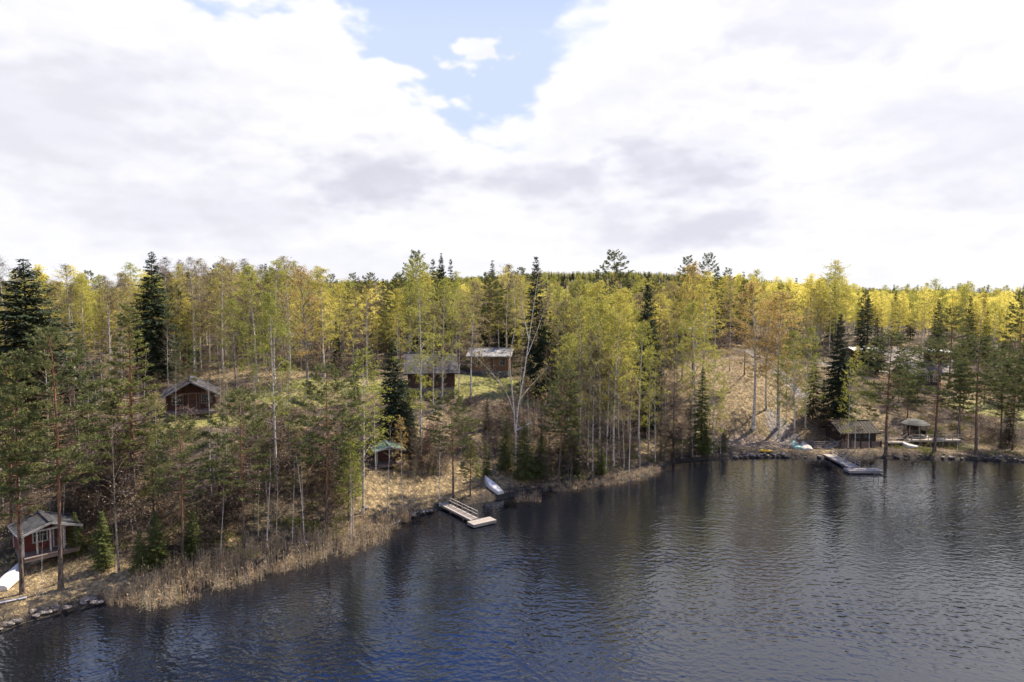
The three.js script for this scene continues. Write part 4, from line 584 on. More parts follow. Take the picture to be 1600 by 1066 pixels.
building({ name: 'green_roofed_shed', label: 'small open-fronted shed with pale green roof and white posts', at: B5, turn: 0.35, w: 2.9, d: 1.6, h: 1.5, rise: 0.42, over: 0.32, wall: W.darkRed, roof: W.green, trim: W.white, porch: 1.2, posts: 3, batten: 0.4, windows: [[0, 0.5, 0.95, 0.7, 0.7]], floor: 0.25 });
const B6 = onGround(478, 722);
building({ name: 'outhouse', label: 'tiny dark red outhouse with pointed roof among bare trees', at: B6, turn: 0.5, w: 1.3, d: 1.3, h: 1.7, rise: 0.55, over: 0.2, wall: W.darkRed, roof: W.feltGrey, trim: W.grey, batten: 40, doors: [[0, 0, 0.8, 0.65, 1.5]], door: W.red, floor: 0.1 });
const B7 = stand(1335, 99.5); B7.y = atDepth(1335, 689, 99.5).y;
building({ name: 'lakeside_sauna', label: 'low dark wooden sauna with mossy brown roof at the second jetty', at: B7, turn: Math.PI / 2 + 0.1, w: 4.4, d: 5.2, h: 1.5, rise: 1.15, over: 0.45, wall: W.dark, roof: W.brownRoof, trim: W.dark, batten: 0.5, windows: [[3, 1.3, 0.95, 1.3, 0.7], [3, -0.2, 0.95, 0.9, 0.7]], doors: [[3, -1.7, 0.8, 0.8, 1.45]], floor: 0.3 });
for (const [name, label, u, d, v, w, dd, h, rise, wall, roof, turn, win] of [
  ['brown_house', 'red-brown house with white-painted roof up the rise', 1348, 152, 566, 5, 6.5, 2.2, 0.9, W.brown, W.snowy, Math.PI / 2 + 0.3, [[3, 1.2, 1.2, 0.9, 0.9], [0, 0, 1.3, 0.9, 0.9]]],
  ['lean_to_shed', 'low shed with white roof in front of the red-brown house', 1358, 147, 571, 2.6, 4.2, 1.1, 0.5, W.brown, W.snowy, Math.PI / 2 - 0.1, [[3, 0, 0.6, 0.8, 0.5]]],
  ['grey_roofed_house', 'dark house with grey roof and white windows behind the pines', 1437, 130, 603, 5, 6.2, 2.4, 1.7, W.dark, W.feltGrey, Math.PI / 2 + 0.15, [[3, -1.6, 1.35, 0.8, 1.1], [3, 0.2, 1.35, 0.8, 1.1], [3, 1.9, 1.35, 0.8, 1.1]]],
  ['white_roofed_shed', 'shed with white roof half hidden behind a pine', 1467, 152, 565, 3, 4, 1.9, 0.5, W.brown, W.snowy, Math.PI / 2, [[3, 0, 1.1, 0.8, 0.7]]],
  ['hilltop_house', 'pale house with light grey roof on the hill behind golden trees', 1092, 166, 527, 5.5, 7, 2.6, 1.4, W.cream, W.metal, Math.PI / 2 - 0.2, [[3, -1.8, 1.4, 1, 1.1], [3, 1.4, 1.4, 1, 1.1]]],
  ['pale_outbuilding', 'small pale outbuilding below the hilltop house', 1077, 160, 527, 3, 4.4, 1.8, 0.6, W.cream, W.metal, Math.PI / 2 + 0.1, [[3, 0.8, 1.1, 0.8, 0.7]]]]) { const p = stand(u, d); p.y = Math.max(p.y - 0.3, atDepth(u, v, d).y); building({ name, label, at: p, turn, w, d: dd, h, rise, wall, roof, trim: W.white, batten: 0.5, windows: win, doors: [[3, -dd / 2 + 0.8, Math.min(0.95, h / 2), 0.75, Math.min(1.9, h - 0.25)]], floor: 0.3 }); }
// railing: posts and rails between two points, as geometry
function railing(a, b, h, n, rails = [1, 0.55]) { const q = []; for (let k = 0; k <= n; k++) { const t = k / n, x = lerp(a[0], b[0], t), y = lerp(a[1], b[1], t), z = lerp(a[2], b[2], t); q.push(box(0.07, h, 0.07, x, y + h / 2, z)); } for (const r of rails) q.push(beam([a[0], a[1] + h * r, a[2]], [b[0], b[1] + h * r, b[2]], 0.08, 0.05)); return join(q); }
// decking laid board by board along local x, boards across (along z)
function decking(x0, x1, z0, z1, y, across) { const q = [], p = 0.125; if (across) for (let x = x0 + p / 2; x < x1; x += p) q.push(box(p - 0.012, 0.034, z1 - z0, x, y + rr(-0.003, 0.003), (z0 + z1) / 2)); else for (let z = z0 + p / 2; z < z1; z += p) q.push(box(x1 - x0, 0.034, p - 0.012, (x0 + x1) / 2, y + rr(-0.003, 0.003), z)); return join(q); }
function jetty(name, label, a, b, wide, endW, endD, rail, mats) {   // from the bank (a) out over the water (b); local +z runs outwards
  const g = thing(name, label, 'jetty'), L = Math.hypot(b.x - a.x, b.z - a.z), y = 0.42; g.position.set(a.x, 0, a.z); g.rotation.y = Math.atan2(b.x - a.x, b.z - a.z);
  const d1 = part('walkway_boards', decking(-wide / 2, wide / 2, -1.2, L, y, false), mats[0], g); d1.userData.kind = 'stuff';
  const d2 = part('platform_boards', decking(-endW[0], endW[1], L, L + endD, y - 0.06, true), mats[0], g); d2.userData.kind = 'stuff';
  for (const s of [-1, 1]) part('side_beam', box(0.07, 0.2, L + 1.2, s * (wide / 2 - 0.06), y - 0.12, L / 2 - 0.6), mats[1], g);
  part('platform_frame', join([box(endW[0] + endW[1], 0.24, 0.06, (endW[1] - endW[0]) / 2, y - 0.21, L + 0.05), box(endW[0] + endW[1], 0.24, 0.06, (endW[1] - endW[0]) / 2, y - 0.21, L + endD - 0.05), box(0.06, 0.24, endD - 0.16, -endW[0] + 0.04, y - 0.21, L + endD / 2), box(0.06, 0.24, endD - 0.16, endW[1] - 0.04, y - 0.21, L + endD / 2)]), mats[1], g);
  for (const [px, pz] of [[-wide / 2 + .1, L * .35], [wide / 2 - .1, L * .35], [-wide / 2 + .1, L * .75], [wide / 2 - .1, L * .75], [-endW[0] + .3, L + endD - .3], [endW[1] - .3, L + endD - .3]]) part('pile', new THREE.CylinderGeometry(0.07, 0.07, 3.2, 8).translate(px, y - 1.72, pz), mats[1], g);
  if (rail) part('railing', railing([rail * (wide / 2 - 0.08), y, 0.2], [rail * (wide / 2 - 0.08), y, L - 0.1], 0.7, Math.round(L / 1.1)), W.grey, g);
  return g;
}
const J1 = jetty('jetty', 'pale wooden jetty with one railing and T-shaped end below the pine', atLevel(692, 787, 0.4), atLevel(742, 812, 0.4), 0.95, [0.9, 1.7], 1.25, 1, [W.pale, W.grey]);
const J2 = jetty('jetty', 'weathered wooden jetty with ladder reaching out from the sauna', atLevel(1290, 708, 0.4), atLevel(1336, 731, 0.4), 1.5, [1.5, 2.7], 1.6, 1, [W.pale, W.grey]);
{ const z = 10.4, q = []; for (const x of [0.9, 1.5]) { q.push(new THREE.CylinderGeometry(0.03, 0.03, 1.7, 8).translate(x, 0.4, z)); } for (const y of [-0.2, 0.1]) q.push(beam([0.9, y, z], [1.5, y, z], 0.04)); const lad = part('ladder', join(q), W.metal, J2); lad.position.set(0.3, 0.1, 0.15); }
{ const q = thing('buoy', 'small orange mooring buoy at the side of the second jetty', 'buoy'); part('float', new THREE.SphereGeometry(0.19, 16, 12).scale(1, 1.15, 1).translate(0, 0.1, 0), plain(0.8, 0.13, 0.03, 0.4), q); part('eye', new THREE.TorusGeometry(0.05, 0.015, 6, 12).translate(0, 0.35, 0), W.iron, q); q.position.copy(atLevel(1302, 719, 0)); }
// overturned rowing boat: hull lofted bow to transom, keel, rubbing strake
function rowboat(label, p, dir, L, Bm, mat, tilt = 0, keelMat) {
  const g = thing('rowing_boat', label, 'boat'), G = new Geo(), NS = 22, NP = 12;
  for (let i = 0; i <= NS; i++) { const t = i / NS, hw = Bm / 2 * (t < 0.55 ? Math.pow(Math.sin(Math.PI / 2 * Math.min(1, t / 0.55 + 0.02)), 0.75) : lerp(1, 0.74, ((t - 0.55) / 0.45) ** 2)), dp = 0.52 - 0.1 * t + 0.16 * (1 - t) ** 4; for (let j = 0; j <= NP; j++) { const a = (j / NP) * Math.PI, cx = Math.cos(a), sy = Math.sin(a); G.vert((t - 0.5) * L - (1 - t) ** 3 * 0.1 * sy, Math.pow(sy, 0.62) * dp, Math.sign(cx) * Math.pow(Math.abs(cx), 0.8) * hw, 0, 1, 0); } }
  for (let i = 0; i < NS; i++) for (let j = 0; j < NP; j++) { const a = i * (NP + 1) + j; G.tri(a, a + 1, a + NP + 1); G.tri(a + 1, a + NP + 2, a + NP + 1); }
  const b = NS * (NP + 1); for (let j = 1; j < NP; j++) G.tri(b, b + j, b + j + 1);
  const geo = G.build(); geo.computeVertexNormals(); geo.deleteAttribute('color'); part('hull', geo, mat, g);
  part('keel', box(L * 0.8, 0.07, 0.05, L * 0.05, 0.45, 0, 0, 0, -0.03), keelMat || mat, g);
  for (const s of [1, -1]) part('strake', join([beam([-L * 0.36, 0.05, s * Bm * 0.4], [0, 0.03, s * Bm * 0.512], 0.05), beam([0, 0.03, s * Bm * 0.512], [L * 0.49, 0.03, s * Bm * 0.40], 0.05)]), keelMat || mat, g);
  for (const s of [1, -1]) part('hull_rib', join([beam([-L * 0.3, 0.44, s * Bm * 0.16], [L * 0.44, 0.36, s * Bm * 0.2], 0.03)]), mat, g);
  g.position.copy(p); g.rotation.set(0, dir, tilt, 'YXZ'); return g;
}
const paintWhite = plain(0.66, 0.65, 0.63, 0.35, { map: grain }), paintTeal = plain(0.20, 0.42, 0.43, 0.4, { map: grain }), paintCream = plain(0.56, 0.53, 0.48, 0.4, { map: grain });
const dirOf = (a, b) => Math.atan2(-(b.z - a.z), b.x - a.x);
function beached(label, u0, v0, u1, v1, L, Bm, mat, keel) { const a = onGround(u0, v0), b = onGround(u1, v1), m = a.clone().add(b).multiplyScalar(0.5); m.y = Math.max(a.y, b.y) * 0.5 + Math.min(a.y, b.y) * 0.5 + 0.06; return rowboat(label, m, dirOf(a, b), L, Bm, mat, Math.atan2(b.y - a.y, Math.hypot(b.x - a.x, b.z - a.z)), keel); }
beached('white rowing boat lying upside down on the bank near the jetty', 758, 753, 782, 773, 3.1, 1.1, paintWhite);
beached('turquoise rowing boat lying upside down on the beach', 1237, 693, 1251, 707, 4.3, 1.45, paintTeal);
beached('white rowing boat lying upside down beside the turquoise boat', 1252, 694, 1267, 709, 4.4, 1.5, paintCream);
beached('white rowing boat with pinkish keel lying upside down below the red cabin', 24, 899, 4, 920, 3.0, 1.25, paintWhite, plain(0.6, 0.42, 0.36, 0.6));
beached('small white dinghy lying upside down under the boardwalk', 1416, 699, 1428, 701, 2.2, 1.1, paintWhite);
{ const p = onGround(1196, 707), g = thing('kayak', 'short yellow kayak lying on the stones of the beach', 'kayak'), q = new THREE.SphereGeometry(0.5, 18, 12).scale(1.7, 0.42, 0.62); part('hull', q, plain(0.72, 0.45, 0.03, 0.4), g); part('cockpit_rim', new THREE.TorusGeometry(0.26, 0.035, 8, 20).rotateX(Math.PI / 2).scale(1.5, 1, 0.8).translate(0.05, 0.2, 0), W.iron, g); part('keel_strip', box(1.3, 0.04, 0.05, 0, -0.2, 0), W.iron, g); g.position.set(p.x, p.y + 0.24, p.z); g.rotation.y = -0.25; }
{ const p = onGround(6, 943), g = thing('plank', 'white painted plank lying on the bank below the overturned boat', 'plank'); part('board', box(2.6, 0.06, 0.32, 0, 0, 0), W.white, g); part('batten', box(0.08, 0.05, 0.34, 0.8, 0.056, 0), W.grey, g); g.position.set(p.x, p.y + 0.12, p.z); g.rotation.y = 0.55; }
{ // stair rail climbing the slope behind the shed
  const a = onGround(664, 706), b = onGround(678, 668), g = thing('slope_steps', 'dark wooden steps with handrail climbing the slope above the jetty', 'stairs'), n = 14; g.position.copy(a);
  const rel = (t) => { const x = lerp(a.x, b.x, t), z = lerp(a.z, b.z, t); return [x - a.x, lerp(a.y, b.y, t) - a.y, z - a.z]; }, dir = Math.atan2(b.x - a.x, b.z - a.z);
  for (let k = 0; k <= n; k++) { const [x, y, z] = rel(k / n), s = new THREE.BoxGeometry(1.1, 0.07, 0.32); s.rotateY(dir); s.translate(x, y + 0.18, z); part('step', s, W.brown, g); }
  for (const s of [-1, 1]) { const ox = Math.cos(dir) * 0.55 * s, oz = -Math.sin(dir) * 0.55 * s, A = rel(0), Bq = rel(1); part('handrail', railing([A[0] + ox, A[1], A[2] + oz], [Bq[0] + ox, Bq[1], Bq[2] + oz], 0.95, 4, [1]), W.brown, g); }
}
// pavilion, its long deck and the terraces by the sauna
{
  const c = stand(1438, 101); const dy = atDepth(1438, 680, 101).y, g = thing('pavilion', 'round-roofed open pavilion with grey roof and slim posts', 'pavilion'); g.position.set(c.x, dy, c.z);
  const R = 1.95, roof = new THREE.LatheGeometry([[0.02, 0.72], [0.55, 0.66], [1.2, 0.48], [R, 0.02], [R, -0.06], [1.2, 0.38], [0.02, 0.6]].map(([x, y]) => new THREE.Vector2(x, y)), 12); roof.translate(0, 1.72, 0); part('roof', roof, W.feltGrey.clone(), g).material.color.setRGB(0.09, 0.094, 0.09);
  for (let k = 0; k < 8; k++) { const a = k / 8 * 6.283 + 0.2; part('post', box(0.1, 1.75, 0.1, Math.cos(a) * 1.6, 0.86, Math.sin(a) * 1.6), W.grey, g); }
  part('parapet', join(Array.from({ length: 6 }, (_, k) => { const a = (k + 1.5) / 8 * 6.283 + 0.6, b = a + 0.785; return beam([Math.cos(a) * 1.6, 0.35, Math.sin(a) * 1.6], [Math.cos(b) * 1.6, 0.35, Math.sin(b) * 1.6], 0.05, 0.65); })), W.dark, g);
  part('floor', new THREE.CylinderGeometry(1.85, 1.85, 0.1, 16).translate(0, -0.05, 0), W.grey, g); part('back_screen', box(1.9, 1.6, 0.06, 0.6, 0.82, -1.45), W.dark, g);
  const table2 = thing('picnic_table', 'wooden table with benches standing inside the round-roofed pavilion', 'table'); table2.position.set(c.x - 0.1, dy + 0.005, c.z + 0.1); part('tabletop', box(1.2, 0.05, 0.7, 0, 0.72, 0), W.grey, table2); part('bench', box(1.2, 0.05, 0.25, 0, 0.43, 0.6), W.grey, table2); part('bench', box(1.2, 0.05, 0.25, 0, 0.43, -0.6), W.grey, table2); for (const x of [-0.45, 0.45]) part('leg', join([box(0.06, 0.7, 0.06, x, 0.35, 0.2), box(0.06, 0.7, 0.06, x, 0.35, -0.2), box(0.06, 0.42, 0.06, x, 0.21, 0.6), box(0.06, 0.42, 0.06, x, 0.21, -0.6), box(0.05, 0.06, 1.3, x, 0.38, 0)]), W.grey, table2);
  // deck in front, on posts
  const dk = thing('pavilion_deck', 'long raised wooden deck with pale railings before the pavilion', 'deck'), x0 = atDepth(1418, 680, 98.6).x, x1 = atDepth(1496, 680, 98.6).x; dk.position.set(x0, dy - 0.06, c.z + 2.6);
  const w = x1 - x0; const bd = part('deck_boards', decking(0, w, -0.55, 0.85, 0, true), W.pale, dk); bd.userData.kind = 'stuff'; part('front_beam', box(w, 0.22, 0.06, w / 2, -0.13, 0.84), W.pale, dk); part('back_beam', box(w, 0.2, 0.06, w / 2, -0.12, -0.5), W.grey, dk);
  part('railing', railing([0.1, 0, 0.78], [w - 0.1, 0, 0.78], 0.75, 6), W.pale, dk); for (let k = 0; k < 6; k++) part('post', box(0.13, 3.2, 0.13, 0.3 + k * (w - 0.6) / 5, -1.85, 0.5), W.grey, dk);
  const st = thing('deck_stairs', 'steep wooden stair with pale handrails leading up to the pavilion deck', 'stairs'); st.position.set(x0 - 1.3, dy - 1.2, c.z + 3.0);
  for (let k = 0; k < 7; k++) part('step', box(0.26, 0.05, 0.95, k * 0.2, 0.1 + k * 0.165, 0), W.pale, st); for (const z of [-0.5, 0.5]) { part('stringer', beam([-0.1, -0.05, z], [1.25, 1.1, z], 0.05, 0.22), W.grey, st); part('handrail', railing([0, 0.1, z], [1.2, 1.15, z], 0.8, 3, [1]), W.pale, st); }
  const lo = thing('lower_deck', 'low pale wooden landing with two steps between sauna and pavilion', 'deck'), lp = stand(1408, 98); lo.position.set(lp.x, atDepth(1408, 690, 98).y, lp.z); part('deck_boards', decking(-1.5, 1.4, -0.6, 0.7, 0, true), W.pale, lo).userData.kind = 'stuff'; part('front_beam', box(2.9, 0.18, 0.05, -0.05, -0.11, 0.72), W.pale, lo); part('landing_step', box(2.4, 0.06, 0.4, 0.3, 0.3, -0.75), W.pale, lo); part('support', box(2.6, 1.2, 0.9, 0, -0.75, 0), W.dark, lo);
  const tr = thing('sauna_terrace', 'grey railed wooden terrace with ramp beside the sauna', 'deck'), tp = stand(1294, 98.5); tr.position.set(tp.x, atDepth(1294, 697, 98.5).y, tp.z);
  part('deck_boards', decking(-2.0, 2.0, -1.2, 1.2, 0, true), W.deck, tr).userData.kind = 'stuff'; part('front_wall', box(4.0, 1.5, 0.06, 0, -0.8, 1.15), W.deck, tr); part('side_wall', box(0.06, 1.5, 2.3, -1.98, -0.8, 0), W.deck, tr); part('railing', railing([-1.9, 0, 1.15], [1.95, 0, 1.15], 0.85, 5, [1, 0.65, 0.35]), W.grey, tr); part('railing', railing([-1.9, 0, -1.1], [-1.9, 0, 1.1], 0.85, 3, [1, 0.5]), W.grey, tr); part('ramp', beam([-0.6, -0.1, 1.5], [1.9, 0.75, 1.5], 0.9, 0.06), W.grey, tr); part('ramp_rail', railing([-0.5, -0.1, 1.9], [1.9, 0.75, 1.9], 0.6, 3, [1]), W.grey, tr);
  const bw = thing('retaining_wall', 'dark plank wall holding the bank below the sauna', 'wall'), wp = stand(1352, 96.6); bw.position.set(wp.x, 0.15, wp.z); for (let k = 0; k < 6; k++) part('plank', box(6.2, 0.19, 0.07, 0, 0.2 + k * 0.2, rr(-0.008, 0.008)), W.deck, bw); for (let k = 0; k < 5; k++) part('post', box(0.14, 1.7, 0.14, -2.9 + k * 1.45, 0.55, 0.1), W.dark, bw);
}
{ // curved pale trunk leaning by the sauna
  const p = onGround(1368, 690), g = thing('bent_log', 'smooth pale bent log standing beside the sauna wall', 'log'), G = new Geo(); G.tube([[0, -0.3, 0, 0.13], [-0.05, 0.7, 0, 0.11], [0.1, 1.25, 0, 0.12], [0.45, 1.5, 0, 0.17], [1.0, 1.5, 0, 0.2], [1.35, 1.35, 0, 0.15]], 10, [1, 1, 1]); const q = G.build(); q.deleteAttribute('color'); part('stem', q, plain(0.42, 0.29, 0.2, 0.7), g); part('knot', new THREE.SphereGeometry(0.16, 10, 8).translate(0.0, -0.05, 0.02), plain(0.36, 0.25, 0.18, 0.8), g); g.position.copy(p); }

// ---------------------------------------------------------------- what grows and lies along the water
// the big forked birch leaning over the bank below the log house
{
  const foot = onGround(806, 741), d = -foot.z, T = new Geo(), C = new Geo(); reseed(77);
  const P = (u, v, dz) => { const q = atDepth(u, v, d + dz); return [q.x - foot.x, q.y - foot.y, q.z - foot.z]; };
  const limb = (list, r0, r1) => { const pts = list.map(([u, v, dz], i) => [...P(u, v, dz), lerp(r0, r1, i / (list.length - 1))]); const cv = new THREE.CatmullRomCurve3(pts.map((p) => new THREE.Vector3(p[0], p[1], p[2]))), n = 14, out = []; for (let i = 0; i <= n; i++) { const q = cv.getPoint(i / n); out.push([q.x, q.y, q.z, lerp(r0, r1, i / n)]); } T.tube(out, 7, WHITE); return out; };
  const arms = [limb([[806, 748, 0], [806, 700, 0], [808, 650, 0], [818, 590, 1], [828, 520, 1.5], [838, 450, 2], [842, 425, 2]], 0.14, 0.02), limb([[806, 690, 0], [803, 640, -.3], [797, 560, -.8], [806, 500, -1], [800, 440, -1]], 0.09, 0.015), limb([[803, 645, -.3], [790, 612, -1], [764, 578, -1.6], [738, 552, -2]], 0.07, 0.02), limb([[822, 560, 1], [838, 520, 1], [852, 480, .5], [862, 455, 0]], 0.065, 0.015), limb([[812, 625, .5], [832, 600, 2], [858, 572, 3]], 0.08, 0.02), limb([[826, 530, 1], [816, 480, 2], [812, 440, 3]], 0.07, 0.015), limb([[808, 672, 0], [830, 660, 1], [852, 640, 2], [872, 612, 2]], 0.08, 0.02)];
  for (const a of arms) for (let k = 0; k < 46; k++) { const q = a[Math.min(14, 5 + Math.floor(rnd() * 10))], an = rr(0, 6.28), l = rr(0.5, 1.7), e = rr(-0.4, 0.9), x = q[0] + Math.cos(an) * Math.cos(e) * l, y = q[1] + Math.sin(e) * l, z = q[2] + Math.sin(an) * Math.cos(e) * l; T.sliver(q[0], q[1], q[2], x, y, z, 0.02, LIMB); for (let m = 0; m < 5; m++) { const t = rr(0.3, 1), tx = lerp(q[0], x, t), ty = lerp(q[1], y, t), tz = lerp(q[2], z, t), ex = tx + rr(-.5, .5), ey = ty - rr(-0.2, 0.9), ez = tz + rr(-.5, .5); C.sliver(tx, ty, tz, ex, ey, ez, 0.012, [0.8, 0.75, 0.7]); for (let n = 0; n < 4; n++) { const s = rr(0.08, 0.16); C.leaf(lerp(tx, ex, rnd()) + rr(-.12, .12), lerp(ty, ey, rnd()), lerp(tz, ez, rnd()) + rr(-.12, .12), rr(-1, 1), rr(-1, .3), rr(-1, 1), s, s * 0.36, rr(-1, 1), rr(-1, 1), rr(-1, 1), jitter(0.4)); } } }
  const g = thing('forked_birch_tree', 'large forked white birch with bare spreading limbs below the log house', 'tree'); part('trunk', T.build(), M.birchBark, g); part('crown', C.build(), M.buff, g); g.position.copy(foot);
}
// a mass of copies of small shapes as one piece of ground cover
function cover(name, label, category, geos, mat, places) {
  const g = new THREE.Group(); g.name = numbered(name); tag(g, label, category, undefined, 'stuff'); scene.add(g);
  const m = new THREE.Matrix4(), q = new THREE.Quaternion(), e = new THREE.Euler(), s = new THREE.Vector3(), c = new THREE.Color();
  geos.forEach((geo, k) => { const mine = places.filter((_, i) => i % geos.length === k); if (!mine.length) return; const I = new THREE.InstancedMesh(geo, mat, mine.length); mine.forEach((p, i) => { m.compose(p.at, q.setFromEuler(e.set(p.tx || 0, p.turn ?? rnd() * 6.28, p.tz || 0)), s.set(p.w ?? p.s, p.s, p.w ?? p.s)); I.setMatrixAt(i, m); const t = p.tone ?? rr(0.75, 1.2); I.setColorAt(i, c.setRGB(t, t * rr(0.93, 1.04), t * rr(0.85, 1.05))); }); I.name = geos.length > 1 ? 'clump' : 'tuft'; I.userData.kind = 'stuff'; g.add(shade(I)); });
  return g;
}
function alongShore(u0, u1) { const a = shorePx.filter(([u]) => u >= u0 - 60 && u <= u1 + 60); const u = rr(u0, u1); return atLevel(u, table(a, u)); }
const straw = new THREE.MeshPhysicalMaterial({ color: rgb(0.42, 0.34, 0.235), vertexColors: true, roughness: 0.9, transmission: 0.2, thickness: 0, specularIntensity: 0.3, side: THREE.DoubleSide });
// reeds: last year's pale canes, some snapped over
{
  reseed(900);
  const reed = variants(6, 910, (i) => { const G = new Geo(); for (let k = 0; k < 7; k++) { const x = rr(-.35, .35), z = rr(-.35, .35), h = rr(1.0, 2.1), lx = rr(-.18, .18), lz = rr(-.18, .18), c = jitter(0.5), snap = rnd() < 0.28; if (snap) { const q = rr(0.3, 0.7), a = rr(0, 6.28), bl = rr(0.6, 1.3); G.tube([[x, -0.5, z, .012], [x + lx, h * q, z + lz, .011], [x + lx + Math.cos(a) * bl, h * q - rr(0.1, 0.5), z + lz + Math.sin(a) * bl, .006]], 3, c); } else { G.tube([[x, -0.5, z, .012], [x + lx * .5, h * .55, z + lz * .5, .011], [x + lx, h, z + lz, .006]], 3, c); G.leaf(x + lx, h - 0.05, z + lz, rr(-.5, .5), 1, rr(-.5, .5), rr(.15, .3), .03, rr(-1, 1), 0, rr(-1, 1), c); } for (let m = 0; m < 3; m++) { const t = rr(.25, .9); G.leaf(x + lx * t, h * t * (snap ? 0.5 : 1), z + lz * t, rr(-1, 1), rr(-.3, 1), rr(-1, 1), rr(.25, .55), .012, rr(-1, 1), rr(-1, 1), rr(-1, 1), c, 0.25); } } return G.build(); });
  const P = []; reseed(901);
  while (P.length < 820) { const u = rr(165, 640), s = alongShore(Math.max(165, u - 10), Math.min(640, u + 10)), thick = table([[165, 0.5], [240, 3.2], [330, 3.0], [430, 2.6], [520, 3], [580, 2.4], [640, 0.2]], u), off = rr(-0.7, 1) * thick; const p = new THREE.Vector3(s.x + off * 0.62, 0, s.z + off * 0.78); if (fbm(p.x / 2.2, p.z / 2.2, 3, 2) < -0.16) continue; const gh = groundHeight(p.x, p.z); if (gh < -1.1) continue; p.y = Math.max(gh, -0.5) * 0.8; P.push({ at: p, s: rr(0.35, 0.95) * (u < 210 ? 0.6 : 1), tx: rr(-.12, .12), tz: rr(-.12, .12) }); }
  cover('reed_bed', 'belt of dry pale reeds standing in the shallows along the bank', 'reeds', reed, straw, P);
  const Q = []; while (Q.length < 230) { const u = rr(850, 1035), s = alongShore(u - 8, u + 8), off = rr(-0.9, 0.9); const p = new THREE.Vector3(s.x + off * 0.5, 0, s.z + off * 0.8); p.y = Math.max(-0.3, groundHeight(p.x, p.z)); Q.push({ at: p, s: rr(0.15, 0.36), w: rr(0.4, 0.8), tx: rr(-.4, .4), tz: rr(-.4, .4) }); }
  for (let k = 0; k < 60; k++) { const p = atLevel(rr(805, 845), rr(772, 786)); p.y = -0.2; Q.push({ at: p, s: rr(0.25, 0.45), w: rr(0.4, 0.8) }); }
  cover('dry_sedge', 'low tan sedge lining the shore of the dark point', 'sedge', reed.slice(0, 3), straw, Q);
}
// dry grass and twiggy undergrowth over the slopes
{
  reseed(1200);
  const tuft = variants(4, 1210, () => { const G = new Geo(); for (let k = 0; k < 22; k++) { const a = rr(0, 6.28), r = rr(0, .22), l = rr(.2, .55), c = jitter(0.5); G.leaf(Math.cos(a) * r, -0.03, Math.sin(a) * r, Math.cos(a) * rr(.2, 1.3), 1, Math.sin(a) * rr(.2, 1.3), l, .012, -Math.sin(a), .2, Math.cos(a), c, .3); } return G.build(); });
  const P = []; for (let k = 0; k < 26000 && P.length < 11000; k++) { const x = rr(-58, 95), z = rr(-150, -40), sd = shoreDistance(x, z); if (sd < 0.3 || Math.abs(x) > -z * 0.82) continue; const pd = patchAt(x, z, ['dry', 'lawn']), w = fbm(x / 4, z / 4, 8, 3); if (patchAt(x, z, ['gravel', 'sand']) > 0.25 || (pd < 0.1 && w < 0.02 && sd > 4)) continue; P.push({ at: new THREE.Vector3(x, groundHeight(x, z), z), s: rr(0.5, 1.3) * (patchAt(x, z, ['lawn']) > 0.2 ? 0.45 : 1) }); }
  cover('dry_grass', 'dry tan grass tufts scattered over the slopes and bank', 'grass', tuft, straw, P);
  const twiggy = FORM.brush.map((f) => { const a = f.crown; return a; });
  const Q = []; for (let k = 0; k < 9000 && Q.length < 1500; k++) { const x = rr(-60, 100), z = rr(-165, -42), sd = shoreDistance(x, z); if (sd < 1 || Math.abs(x) > -z * 0.84 || patchAt(x, z, ['lawn', 'gravel', 'sand']) > 0.05 || patchAt(x, z, ['dry']) > 0.3) continue; if (fbm(x / 6, z / 6, 21, 3) < -0.1) continue; const s = rr(0.25, 0.8); Q.push({ at: new THREE.Vector3(x, groundHeight(x, z) - 0.1, z), s, w: s * 1.4 }); }
  cover('undergrowth', 'low tangle of bare brown twigs between the tree stems', 'undergrowth', twiggy, M.twig, Q);
  // bilberry and moss cushions, dark green
  const bush = variants(3, 1260, () => { const G = new Geo(); for (let k = 0; k < 150; k++) { const a = rr(0, 6.28), r = Math.sqrt(rnd()) * .6, c = jitter(0.6), l = rr(.06, .13); G.leaf(Math.cos(a) * r, rr(0, .38) * (1.1 - r), Math.sin(a) * r, rr(-1, 1), rr(-.2, 1), rr(-1, 1), l, l * .4, rr(-1, 1), rr(-1, 1), rr(-1, 1), c); } return G.build(); });
  const R = []; for (let k = 0; k < 9000 && R.length < 1500; k++) { const x = rr(-60, 95), z = rr(-130, -44), sd = shoreDistance(x, z); if (sd < 0.8 || Math.abs(x) > -z * 0.84 || patchAt(x, z, ['lawn', 'gravel', 'sand', 'dry']) > 0.05 || fbm(x / 5, z / 5, 31, 3) < 0.05) continue; R.push({ at: new THREE.Vector3(x, groundHeight(x, z) - 0.03, z), s: rr(0.6, 1.6) }); }
  cover('low_bushes', 'low green bilberry cushions on the forest floor', 'ground cover', bush, M.pineLight, R);
}
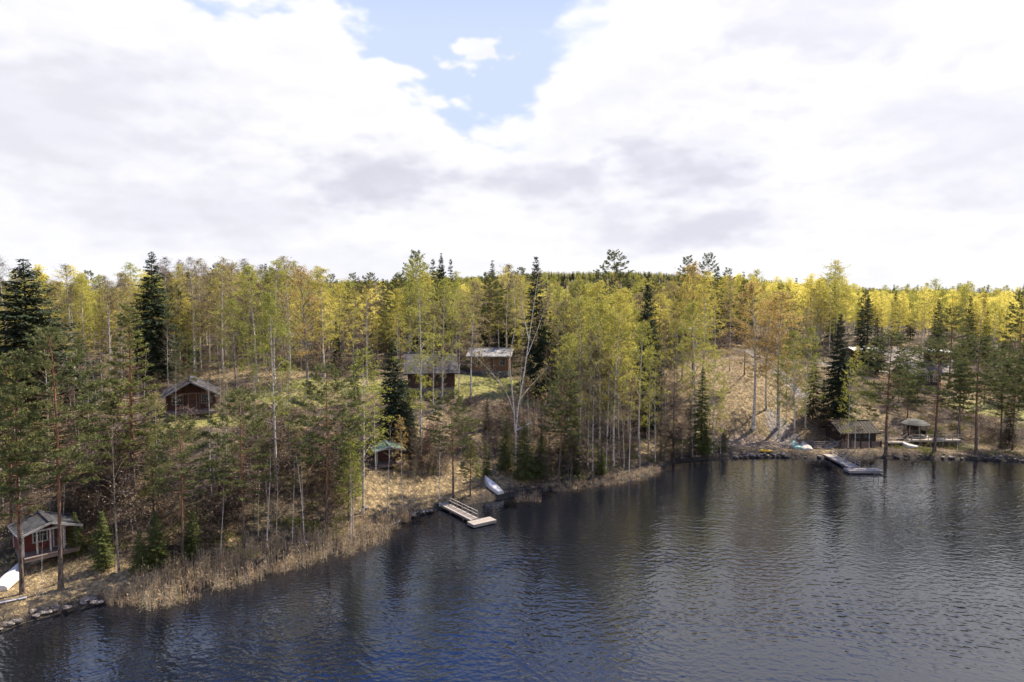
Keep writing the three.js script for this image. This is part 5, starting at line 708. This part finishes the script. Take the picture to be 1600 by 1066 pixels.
// stones at the water's edge, each its own
{
  reseed(1500); const stoneMat = [plain(0.30, 0.255, 0.22, 0.9, { map: grain }), plain(0.42, 0.36, 0.31, 0.9, { map: grain }), plain(0.20, 0.18, 0.17, 0.9, { map: grain })];
  const forms = variants(5, 1510, (i) => { const g = new THREE.IcosahedronGeometry(0.5, 3), p = g.attributes.position, v = new THREE.Vector3(); for (let k = 0; k < p.count; k++) { v.fromBufferAttribute(p, k); const n = 1 + 0.55 * noise(v.x * 2.2 + i * 9, v.y * 2.2, v.z * 2.2) + 0.2 * noise(v.x * 6 + i * 3, v.y * 6, v.z * 6); v.multiplyScalar(n); p.setXYZ(k, v.x, v.y * 0.62, v.z); } g.computeVertexNormals(); return g; });
  const put = (u, v, s, label, group) => { const p = onGround(u, v), o = new THREE.Mesh(pick(forms), pick(stoneMat)); o.name = numbered('shore_stone'); tag(o, label, 'stone', group); o.position.set(p.x, p.y + s * 0.08, p.z); o.rotation.y = rnd() * 6.28; o.scale.set(s * rr(0.9, 1.4), s * rr(0.7, 1.1), s); scene.add(shade(o)); };
  for (let k = 0; k < 22; k++) { const u = rr(-5, 165), v = table(shorePx, u) - rr(0, 15); put(u, v, rr(0.15, 0.5), 'grey stone at the waterline below the red cabin', 'stones below the red cabin'); }
  for (let k = 0; k < 26; k++) { const u = rr(580, 690), v = table(shorePx, u) - rr(0, 7); put(u, v, rr(0.15, 0.5), 'grey stone at the waterline beside the jetty with T-shaped end', 'stones beside the jetty'); }
  for (let k = 0; k < 34; k++) { const u = rr(1145, 1285), v = table(shorePx, u) - rr(0, 8); put(u, v, rr(0.2, 0.65), 'pale stone along the beach by the turquoise boat', 'stones on the beach'); }
  for (let k = 0; k < 26; k++) { const u = rr(1390, 1600), v = table(shorePx, u) - rr(0, 9); put(u, v, rr(0.2, 0.5), 'stone at the waterline below the pavilion', 'stones below the pavilion'); }
  for (const [u, v, s, label] of [[478, 848, 0.5, 'pale stone behind the reeds'], [640, 738, 0.5, 'pale boulder on the slope above the jetty'], [662, 738, 0.6, 'rounded boulder below the slope steps'], [570, 795, 0.7, 'grey boulder at the foot of the bright green birch']]) put(u, v, s, label);
}

renderer.render(scene, camera);
